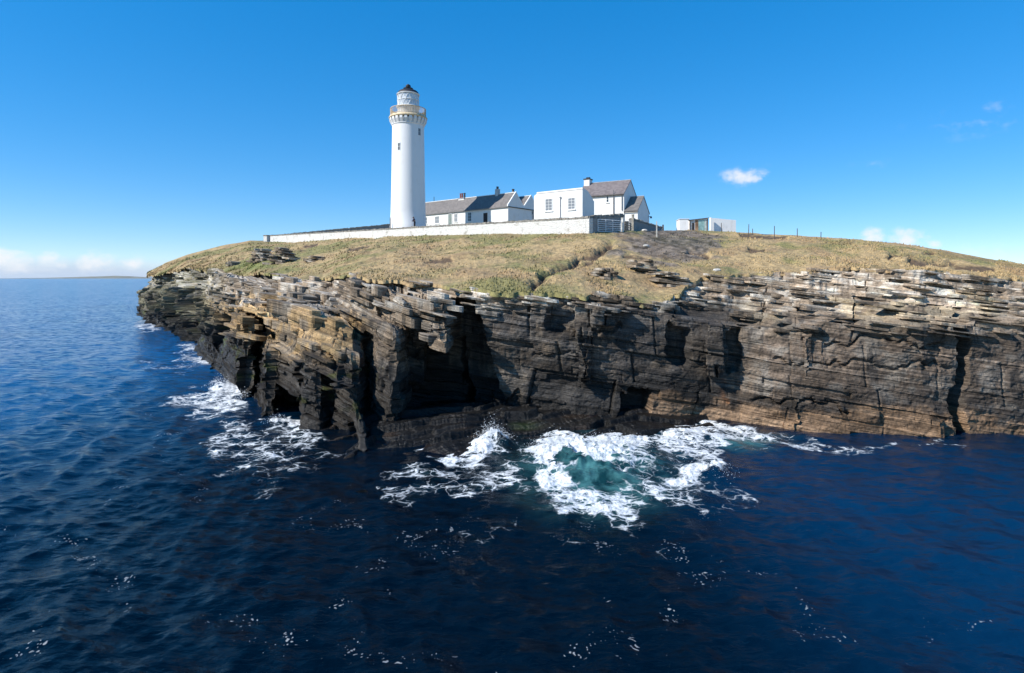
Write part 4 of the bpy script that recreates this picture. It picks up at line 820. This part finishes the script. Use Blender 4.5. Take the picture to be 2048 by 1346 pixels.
# ------------------------------------------------------------------ long low cottage beside the tower
def cottage():
    F = Face((-14.8, 103.5), (-0.6, 92.0)); zg = 15.3; L_ = F.L
    T = empty('cottage', (F.A[0], F.A[1], zg), F.rz, 'long low white cottage with grey slate roofs and twin gables beside the lighthouse', 'cottage')
    ze, zr = 19.05 - zg, 21.25 - zg; D = 3.9
    gable_house(T, L_ + 3, D, ze, zr, -1.2, WHITE, SLATE, FRAME, True, x0=-3.0)
    gable_house(T, L_ * .55, D, ze, zr - .1, -1.2, WHITE, SLATE, FRAME, False, y0=D + .02, x0=L_ * .45 - .02)
    Z = lambda px, py: F.z(px, py) - zg
    for a, b, y0, y1, g, rows in ((870, 878.5, 447, 432.3, PANEG, 2), (908.5, 915, 444, 427.6, PANEG, 2), (936, 943, 443, 424.5, GLASSD, 3), (851, 854.5, 448, 434, GLASSD, 2)):
        window(T, F.x(a), Z((a + b) / 2, y0), F.x(b) - F.x(a), Z((a + b) / 2, y1) - Z((a + b) / 2, y0), cols=2, rows=rows, glass=g)
    for a, b, y0, y1, nm, mt in ((897, 904, 449, 428.5, 'door', DOORG), (967, 975.5, 446, 426.2, 'door', DOORD)):
        x0, x1 = F.x(a), F.x(b); d = MB().box(x0, x1, -.03, .02, Z(a, y0), Z(a, y1)).build(nm, mt, T); f = MB(); z0, z1 = Z(a, y0), Z(a, y1)
        f.box(x0 - .09, x0 - .001, -.06, .01, z0, z1 + .09).box(x1 + .001, x1 + .09, -.06, .01, z0, z1 + .09).box(x0, x1, -.06, .01, z1 + .001, z1 + .09); f.build('door_frame', FRAME, d)
    MB().box(-3, L_, -.24, -.125, ze - .20, ze - .06).build('gutter', PIPE, T)
    g = MB().box(L_ + .004, L_ + .10, -.1, D * 2 + .05, ze - .16, ze - .04).build('eaves_pipe', DARKP, T)
    MB().tube((L_ + .07, D * 1.62, ze - .1), (L_ + .07, D * 1.62, -.5), .06, .06).build('downpipe', DARKP, T)
    for y in (.5, D + 1.1): end_window(T, y, .35, .62, .95, L_)
    end_window(T, D + 2.05, 2.9, .5, .6, L_)
    chimney(T, F.x(908), D / 2, 1.35, .55, zr - .35, Z(908, 398.5) + .25, WHITE, LEAD, [(F.x(904.9), POT), (F.x(908.6), POT), (F.x(913.0), POTD)], .72, .13)
    chimney(T, F.x(979), D / 2, .62, .55, zr - .35, zr + .95, simple('grey_harl', (.42, .43, .42), .9, .2, 4), None, [(F.x(979), POTD)], .30, .17)
    chimney(T, F.x(1009.6), D / 2 + .1, .34, .34, zr - .2, zr + .28, LEAD, None, [(F.x(1009.6), POTD)], .30, .17)
    MB().tube((F.x(851.6), D / 2, zr), (F.x(851.6), D / 2, zr + .95), .05, .05).build('flue', DARKP, T)
cottage()

# ------------------------------------------------------------------ flat block with the curved roof
def engine_house():
    F = Face(XY(1068, 63.6), (7.05, 60.0)); zg = 12.2; T = empty('flat_roofed_block', (F.A[0], F.A[1], zg), F.rz, 'square white block with two tall windows and a curved roof edge', 'building')
    L_ = F.L; top = 17.02 - zg; D = 2.35; c = .26
    ys = [0, 0] + [.10 + D * .9 * t for t in np.linspace(0, 1, 9)] + [D, D]
    zs = [-.8, top - .10] + [top - .02 - 1.05 * (t ** 2.0) for t in np.linspace(0, 1, 9)] + [top - 1.12, -.8]
    MB().prism(list(zip(ys, zs)), .42, L_).build('wall', WHITE, T)
    zl = top - .32; lm = MB(); lm.quadbox([(.0, .004, -.8), (.42, .002, -.8), (.42, D, -.8), (0, D, -.8)], [(.0, .004, zl), (.42, .002, top - .1), (.42, D, top - 1.2), (0, D, top - 1.4)]).build('corner_pier', WHITE, T)
    MB().prism([(-.05, top - .12), (-.05, top + .03), (.20, top + .05), (.20, top - .12)], .38, L_ + .03).build('parapet', FRAME, T)
    Z = lambda px, py: F.z(px, py) - zg
    for a, b, y0, y1 in ((1090.5, 1105, 422.5, 398), (1136, 1150.5, 419.5, 396)): window(T, F.x(a), Z(a, y0), F.x(b) - F.x(a), Z(a, y1) - Z(a, y0), cols=2, rows=4, glass=PANEG)
    d = MB().tube((F.x(1121), -.07, Z(1121, 396)), (F.x(1121), -.07, -.2), .035, .035).box(F.x(1121) - .07, F.x(1121) + .09, -.14, -.01, Z(1121, 396), Z(1121, 393.5)); d.build('downpipe', LEAD, T)
    MB().tube((L_ + .06, D - .25, 1.2), (L_ + .06, D - .25, 2.4), .06, .06).build('vent_pipe', FRAME, T)
engine_house()

# ------------------------------------------------------------------ two-storey keepers' house with its porch wing
def keepers_house():
    u = np.array((math.cos(R(-30)), math.sin(R(-30)))); Rt = np.array((14.0, 75.0)); Lf = Rt - 6.3 * u; F = Face(Lf, Rt); zg = 12.9
    T = empty('tall_house', (Lf[0], Lf[1], zg), F.rz, 'two storey white house with purple slate roof, chimney and porch wing', 'house')
    ze, zr, D = 18.55 - zg, 20.5 - zg, 5.0; Z = lambda px, py: F.z(px, py) - zg
    gable_house(T, F.L, D, ze, zr, -.8, WHITE, SLATEP, None, ov=.05)
    MB().box(0, F.L, -.22, -.105, ze - .17, ze - .06).build('gutter', DARKP, T)
    for px, y1, y0 in ((1227.5, 380, 436), (1244.3, 388, 421)): MB().tube((F.x(px), -.09, Z(px, y0)), (F.x(px), -.09, Z(px, y1)), .055, .055).build('downpipe', PIPE, T)
    window(T, F.x(1212.6), Z(1215, 405), F.x(1217.6) - F.x(1212.6), Z(1215, 392) - Z(1215, 405), cols=1, rows=2)
    chimney(T, .42, D / 2, .78, 1.0, zr - 1.0, Z(1172, 357.5) + .25, WHITE, DARKP, [(.30, POTD), (.56, POTD)], .12, .13)
    xw = F.L + 1.75; zw_e, zw_r = 16.4 - zg, 18.3 - zg
    wg, wr = gable_house(T, 1.72, D - .3, zw_e, zw_r, -.8, WHITE, SLATE, None, x0=F.L + .01, y0=.12, ov=.06)
    wg.name = 'porch_wall'; wr.name = 'porch_roof'
    for y, z0, h in ((1.3, .2, 1.25), (3.2, .25, 1.0)): end_window(T, y, z0 + .6, .48, h, F.L + 1.73, 1, 2)
    MB().box(F.L + .15, F.L + .55, .085, .13, .3, 2.2).build('porch_door', DOORD, T)
    MB().box(F.L, F.L + 1.85, -.08, .0, zw_e - .22, zw_e - .12).build('porch_gutter', DARKP, T)
    lp = MB().box(F.L + 1.735, F.L + 2.05, D - .35, D - .2, zw_e - .42, zw_e - .36).lathe([(.0, 0), (.14, 0), (.11, .2), (0, .24)], 12); n0 = 8
    lp.v = lp.v[:n0] + [(x + F.L + 2.0, y + D - .27, z + zw_e - .62) for x, y, z in lp.v[n0:]]; lp.build('wall_lamp', DARKP, T)
keepers_house()

# ------------------------------------------------------------------ boundary walls
def wall_run(name, A, B, zA, zB, h, th, mat, label, cope=COPE, drop=1.2, toothed=True, seed=1, hB=None, ch=.16):
    """rubble wall between two plan points with base heights zA, zB; coping of rough upright stones"""
    A, B = np.array(A, float), np.array(B, float); L_ = np.linalg.norm(B - A); rz = math.atan2(B[1] - A[1], B[0] - A[0]); T = empty(name, (A[0], A[1], zA), rz, label, 'wall')
    n = max(2, int(L_ / .5)); r = np.random.default_rng(seed); b = MB(); hB = h if hB is None else hB
    xs = np.linspace(0, L_, n); zb = (zB - zA) * xs / L_; jit = r.normal(0, .018, n); zt = zb + np.interp(xs, [0, L_], [h, hB]) + jit
    o = len(b.v)
    for i in range(n): b.v += [(xs[i], jit[i], zb[i] - drop), (xs[i], th + jit[i], zb[i] - drop), (xs[i], th + jit[i], zt[i]), (xs[i], jit[i], zt[i])]
    for i in range(n - 1):
        for k in range(4): b.f.append((i * 4 + k, i * 4 + (k + 1) % 4, i * 4 + 4 + (k + 1) % 4, i * 4 + 4 + k))
    b.f += [(0, 1, 2, 3), tuple(4 * (n - 1) + k for k in (3, 2, 1, 0))]; b.build('wall_face', mat, T)
    c = MB(); x = 0.0
    while x < L_ - .05:
        w = min(L_ - x, (.14 + .22 * r.random()) if toothed else .8 + .4 * r.random()); hh_ = ch * (.7 + .6 * r.random() if toothed else 1.0)
        zc0, zc1 = np.interp(x, xs, zt) + .002, np.interp(x + w, xs, zt) + .002; e = .04 + .03 * r.random(); y0, y1 = -e, th + e; q = .03 * r.random() if toothed else 0
        c.quadbox([(x, y0, zc0 - .004), (x + w - .012, y0, zc1 - .004), (x + w - .012, y1, zc1 - .004), (x, y1, zc0 - .004)], [(x + q, y0 + .03, zc0 + hh_), (x + w - .012 - q, y0 + .03, zc1 + hh_), (x + w - .012 - q, y1 - .03, zc1 + hh_), (x + q, y1 - .03, zc0 + hh_)]); x += w
    c.build('coping', cope, T); return T
PA, PC = (7.19, 56.0), (-49.2, 122.0)
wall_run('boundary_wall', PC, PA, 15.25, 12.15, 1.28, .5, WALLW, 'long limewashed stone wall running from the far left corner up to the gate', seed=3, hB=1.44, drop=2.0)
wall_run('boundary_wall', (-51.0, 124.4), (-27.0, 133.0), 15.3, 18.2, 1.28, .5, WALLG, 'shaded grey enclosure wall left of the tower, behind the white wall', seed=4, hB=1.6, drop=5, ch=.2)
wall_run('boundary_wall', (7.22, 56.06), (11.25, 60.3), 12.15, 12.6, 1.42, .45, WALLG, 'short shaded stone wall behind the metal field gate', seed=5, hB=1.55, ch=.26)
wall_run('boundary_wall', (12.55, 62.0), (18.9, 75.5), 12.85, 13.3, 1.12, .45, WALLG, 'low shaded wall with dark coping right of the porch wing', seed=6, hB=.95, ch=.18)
def corner_pillar():
    T = empty('wall_pillar', (-50.05, 122.3, 15.0), -.5, 'white pillar with a dark slot at the left end of the long wall', 'pillar')
    MB().box(-.9, .1, 0, .6, -1.5, 1.6).build('shaft', WALLW, T); MB().box(-.97, .17, -.07, .67, 1.602, 1.78).build('cap', COPE, T)
corner_pillar()
def pillar(name, px, Y, z0, z1, w, mat, label, cap=None):
    x = (px - PXC) / FPX * Y; T = empty(name, (x, Y, z0), -.5, label, 'pillar'); MB().quadbox([(-w/2, -w/2, -1), (w/2, -w/2, -1), (w/2, w/2, -1), (-w/2, w/2, -1)], [(-w*.45, -w*.45, z1 - z0), (w*.45, -w*.45, z1 - z0), (w*.45, w*.45, z1 - z0), (-w*.45, w*.45, z1 - z0)]).build('shaft', mat, T, bevel=.02)
    MB().box(-w * .5, w * .5, -w * .5, w * .5, z1 - z0 + .001, z1 - z0 + .08).build('cap', cap or mat, T)
pillar('gate_pillar', 1244.8, 58.6, 12.55, 13.80, .22, simple('pale_concrete', (.55, .54, .50), .9, .2, 4), 'slim pale concrete post beside the metal field gate')
pillar('gate_pillar', 1265.8, 61.6, 12.8, 14.45, .24, simple('mossy_stone', (.28, .26, .22), .95, .3, 4), 'rough brown stone post at the start of the low shaded wall')
def gate():
    A, B = XY(1196, 56.9), XY(1241, 58.4); rz = math.atan2(B[1] - A[1], B[0] - A[0]); L_ = np.linalg.norm(B - A); T = empty('field_gate', (A[0], A[1], 12.42), rz, 'galvanised six bar field gate standing against the shaded wall', 'gate')
    f = MB()
    for x in (0, L_): f.tube((x, 0, 0), (x, 0, 1.16), .03, .03)
    f.tube((0, 0, 1.15), (L_, 0, 1.15), .03, .03).tube((0, 0, .02), (L_, 0, .02), .028, .028); f.build('gate_frame', GALV, T)
    for z in (.20, .36, .55, .76, .95): MB().tube((0, -.012, z), (L_, -.012, z), .021, .021).build('bar', GALV, T)
    for k in (.33, .64): MB().tube((L_ * k, -.04, .02), (L_ * k, -.04, 1.15), .022, .022).build('brace', GALV, T)
gate()
def hurdle():
    A, B = XY(1250, 59.4), XY(1263, 60.6); rz = math.atan2(B[1] - A[1], B[0] - A[0]); L_ = np.linalg.norm(B - A); T = empty('wooden_hurdle', (A[0], A[1], 12.62), rz, 'small sagging wooden rail fence between the two gate posts', 'fence')
    for z in (.18, .42, .66, .88): MB().quadbox([(0, -.02, z + .1), (L_, -.02, z - .12), (L_, .02, z - .12), (0, .02, z + .1)], [(0, -.02, z + .17), (L_, -.02, z - .05), (L_, .02, z - .05), (0, .02, z + .17)]).build('rail', WOOD, T)
    for x in (.05, L_ - .1): MB().box(x, x + .08, .022, .1, -.5, .95).build('post', WOODD, T)
hurdle()

# ------------------------------------------------------------------ sheds on the skyline
def sheds():
    Y = 78.0; k = Y / FPX; zg = 14.0; Zp = lambda py: CAMZ - (py - HOR) * k - zg
    x = lambda px: (px - PXC) * k
    T = empty('block_hut', (x(1359), Y, zg), R(-6), 'plain white block hut, leftmost of the low sheds on the skyline', 'hut')
    MB().box(0, x(1378) - x(1359), 0, 2.4, -1.2, Zp(438.5)).build('wall', BLOCKW, T); MB().box(-.06, x(1378) - x(1359) + .01, -.06, 2.46, Zp(438.5) + .002, Zp(437.4)).build('roof_slab', FRAME, T)
    T = empty('tool_shed', (x(1377.5), Y - .25, zg), R(4), 'patched tin shed with a sloping roof, dark doorway and teal panels', 'shed'); W = x(1416) - x(1377.5)
    w = MB(); w.quadbox([(0, 0, -1.2), (W, 0, -1.2), (W, 2.2, -1.2), (0, 2.2, -1.2)], [(0, 0, Zp(441.4)), (W, 0, Zp(436.6)), (W, 2.2, Zp(436.6)), (0, 2.2, Zp(441.4))]).build('wall', simple('pale_patched_tin', (.62, .56, .50), .8, .3, 2.2), T)
    MB().quadbox([(-.1, -.14, Zp(441.2)), (W + .08, -.14, Zp(436.4)), (W + .08, 2.3, Zp(436.4)), (-.1, 2.3, Zp(441.2))], [(-.1, -.14, Zp(440.2)), (W + .08, -.14, Zp(435.3)), (W + .08, 2.3, Zp(435.3)), (-.1, 2.3, Zp(440.2))]).build('roof', ROOFT, T)
    X = lambda px: x(px) - x(1377.5)
    MB().box(X(1383), X(1387.3), -.02, .02, -.4, Zp(446)).build('doorway', DOORD, T)
    for a, b, m in ((1389.5, 1395.5, RUST), (1396.5, 1402, TEAL), (1402.3, 1408.2, TEAL), (1408.6, 1412, simple('pale_teal_tin', (.50, .58, .54), .8, .25, 2.5))): MB().box(X(a), X(b), -.025, .015, -.4, Zp(441.0) + (X((a + b) / 2)) * .10 - .06).build('panel', m, T)
    for a in (1378.0, 1413.5): MB().box(X(a), X(a) + .10, -.06, -.001, -.5, Zp(441.6) + max(0, X(a) - .3) * .1).build('post', WOODD, T)
    T = empty('roofless_store', (x(1417), Y - .5, zg), R(3), 'roofless white block store, rightmost of the low sheds on the skyline', 'ruin'); X = lambda px: x(px) - x(1417)
    MB().box(0, X(1419.6), -.25, .1, -1.2, Zp(436)).build('pier', BLOCKW, T)
    w = MB(); xs = [X(1419.7), X(1436), X(1448), X(1472.5)]; zt = [Zp(436.2), Zp(436.8), Zp(438.2), Zp(440.0)]
    for i in range(3): w.quadbox([(xs[i], .35, -1.4), (xs[i + 1], .35, -1.4), (xs[i + 1], .6, -1.4), (xs[i], .6, -1.4)], [(xs[i], .35, zt[i]), (xs[i + 1], .35, zt[i + 1]), (xs[i + 1], .6, zt[i + 1]), (xs[i], .6, zt[i])])
    w.build('front_wall', BLOCKW, T); MB().box(xs[3] - .25, xs[3], .601, 3.2, -1.4, Zp(440.0)).build('end_wall', BLOCKW, T)
sheds()

# ------------------------------------------------------------------ fence posts on the skyline
POSTS = [(1497, 466, 448.5, 66, 'tall thin leaning fence post right of the roofless store'), (1505.5, 467, 457.5, 66.5, 'short stub of a fence post just right of the tall thin one'), (1548.5, 470.5, 452, 65, 'second tall post on the skyline, the darkest one'), (1594.5, 472.5, 457, 64, 'thin post on the skyline where the grass turns pale'), (1641.5, 475, 464, 63, 'rightmost thin post on the grassy skyline'), (1443, 461, 446, 70, 'thin post in front of the roofless white store')]
def post(px, y0, y1, Y, label, w=.055, mat=WOODD, lean=.03, group=None):
    x, _, z = P(px, y0, Y); T = empty('fence_post', (x, Y, z), 0, label, 'post', group); hgt = (y0 - y1) * Y / FPX
    MB().quadbox([(-w, -w, -.6), (w, -w, -.6), (w, w, -.6), (-w, w, -.6)], [(lean - w * .8, -w * .8, hgt), (lean + w * .8, -w * .8, hgt), (lean + w * .8, w * .8, hgt), (lean - w * .8, w * .8, hgt)]).build('shaft', mat, T)
    MB().box(lean - w * .5, lean + w * .5, -w * .5, w * .5, hgt + .001, hgt + .02).build('tip', mat, T)
for i, p in enumerate(POSTS): post(*p, w=.035, lean=(.04, -.02, .02, 0, .03, -.02)[i], group='fence posts along the skyline')
post(1313.4, 463, 442.5, 57, 'pale concrete fence post right of the low shaded wall', .05, simple('bleached_post', (.5, .48, .43), .9, .2, 5), 0, 'fence posts along the skyline')
post(1326, 456.5, 449.5, 68, 'stout dark wooden stump on the skyline left of the sheds', .09, WOODD, 0, 'fence posts along the skyline')
post(780.6, 449, 435, 89.5, 'dark post standing against the left foot of the lighthouse', .07, PIPE, 0)

# ------------------------------------------------------------------ person at the foot of the tower
def person():
    Y = 87.6; x0 = (829.3 - PXC) / FPX * Y; zf = CAMZ - (435.2 - HOR) * Y / FPX - 1.60
    J = dict(pel=(0, 0, .92), wa=(-.01, 0, 1.10), ch=(-.07, 0, 1.30), ne=(-.13, 0, 1.44), hd=(-.19, 0, 1.55), hd2=(-.20, 0, 1.62),
             ls=(-.09, -.17, 1.38), le=(-.19, -.22, 1.14), lw=(-.36, -.15, 1.06), lh=(-.43, -.13, 1.07), rs=(-.07, .17, 1.38), re=(-.15, .23, 1.13), rw=(-.33, .18, 1.08), rh=(-.40, .16, 1.09),
             lp=(.0, -.09, .88), lk=(-.05, -.11, .48), la=(.03, -.12, .08), lt=(-.12, -.13, .04), rp=(.02, .09, .88), rk=(.02, .11, .47), ra=(.12, .12, .08), rt=(-.03, .13, .04))
    E = [('pel','wa'),('wa','ch'),('ch','ne'),('ne','hd'),('hd','hd2'),('ch','ls'),('ls','le'),('le','lw'),('lw','lh'),('ch','rs'),('rs','re'),('re','rw'),('rw','rh'),('pel','lp'),('lp','lk'),('lk','la'),('la','lt'),('pel','rp'),('rp','rk'),('rk','ra'),('ra','rt')]
    RAD = dict(pel=.15, wa=.14, ch=.16, ne=.06, hd=.10, hd2=.085, ls=.075, le=.055, lw=.04, lh=.04, rs=.075, re=.055, rw=.04, rh=.04, lp=.10, lk=.065, la=.045, lt=.04, rp=.10, rk=.065, ra=.045, rt=.04)
    def skin(name, keys, edges, mat, grow=0.0, parent=None, root='pel'):
        ks = list(keys); me = bpy.data.meshes.new(name); me.from_pydata([J[k] for k in ks], [(ks.index(a), ks.index(b)) for a, b in edges if a in ks and b in ks], [])
        o = bpy.data.objects.new(name, me); C.objects.link(o); o.modifiers.new('skin', 'SKIN'); o.modifiers.new('smooth', 'SUBSURF').levels = 2; o.modifiers['smooth'].render_levels = 2
        if not me.skin_vertices: me.skin_vertices.new()
        for i, k in enumerate(ks): me.skin_vertices[0].data[i].radius = (RAD[k] + grow,) * 2; me.skin_vertices[0].data[i].use_root = (k == root)
        me.materials.append(mat); o.parent = parent; return o
    body = skin('person', J.keys(), E, simple('skin', (.42, .26, .19), .7, .1, 9)); body.location = (x0, Y, zf)
    tag(body, 'person in a navy jacket leaning on the wall at the tower foot', 'person')
    skin('jacket', ['wa','ch','ls','le','lw','rs','re','rw'], E, simple('navy_cloth', (.012, .014, .045), .9, .3, 9), .025, body, 'wa')
    skin('trousers', ['pel','wa','lp','lk','la','rp','rk','ra'], E, simple('dark_trousers', (.02, .02, .03), .9, .3, 9), .02, body)
    hb = MB().lathe([(0, -.02), (.115, -.02), (.122, .03), (.10, .085), (.05, .115), (0, .12)], 14, (-.185, 0)); hb.v = [(x, y, z + 1.60) for x, y, z in hb.v]; hb.build('hair', simple('dark_hair', (.02, .015, .012), .8, .3, 20), body, True)
person()
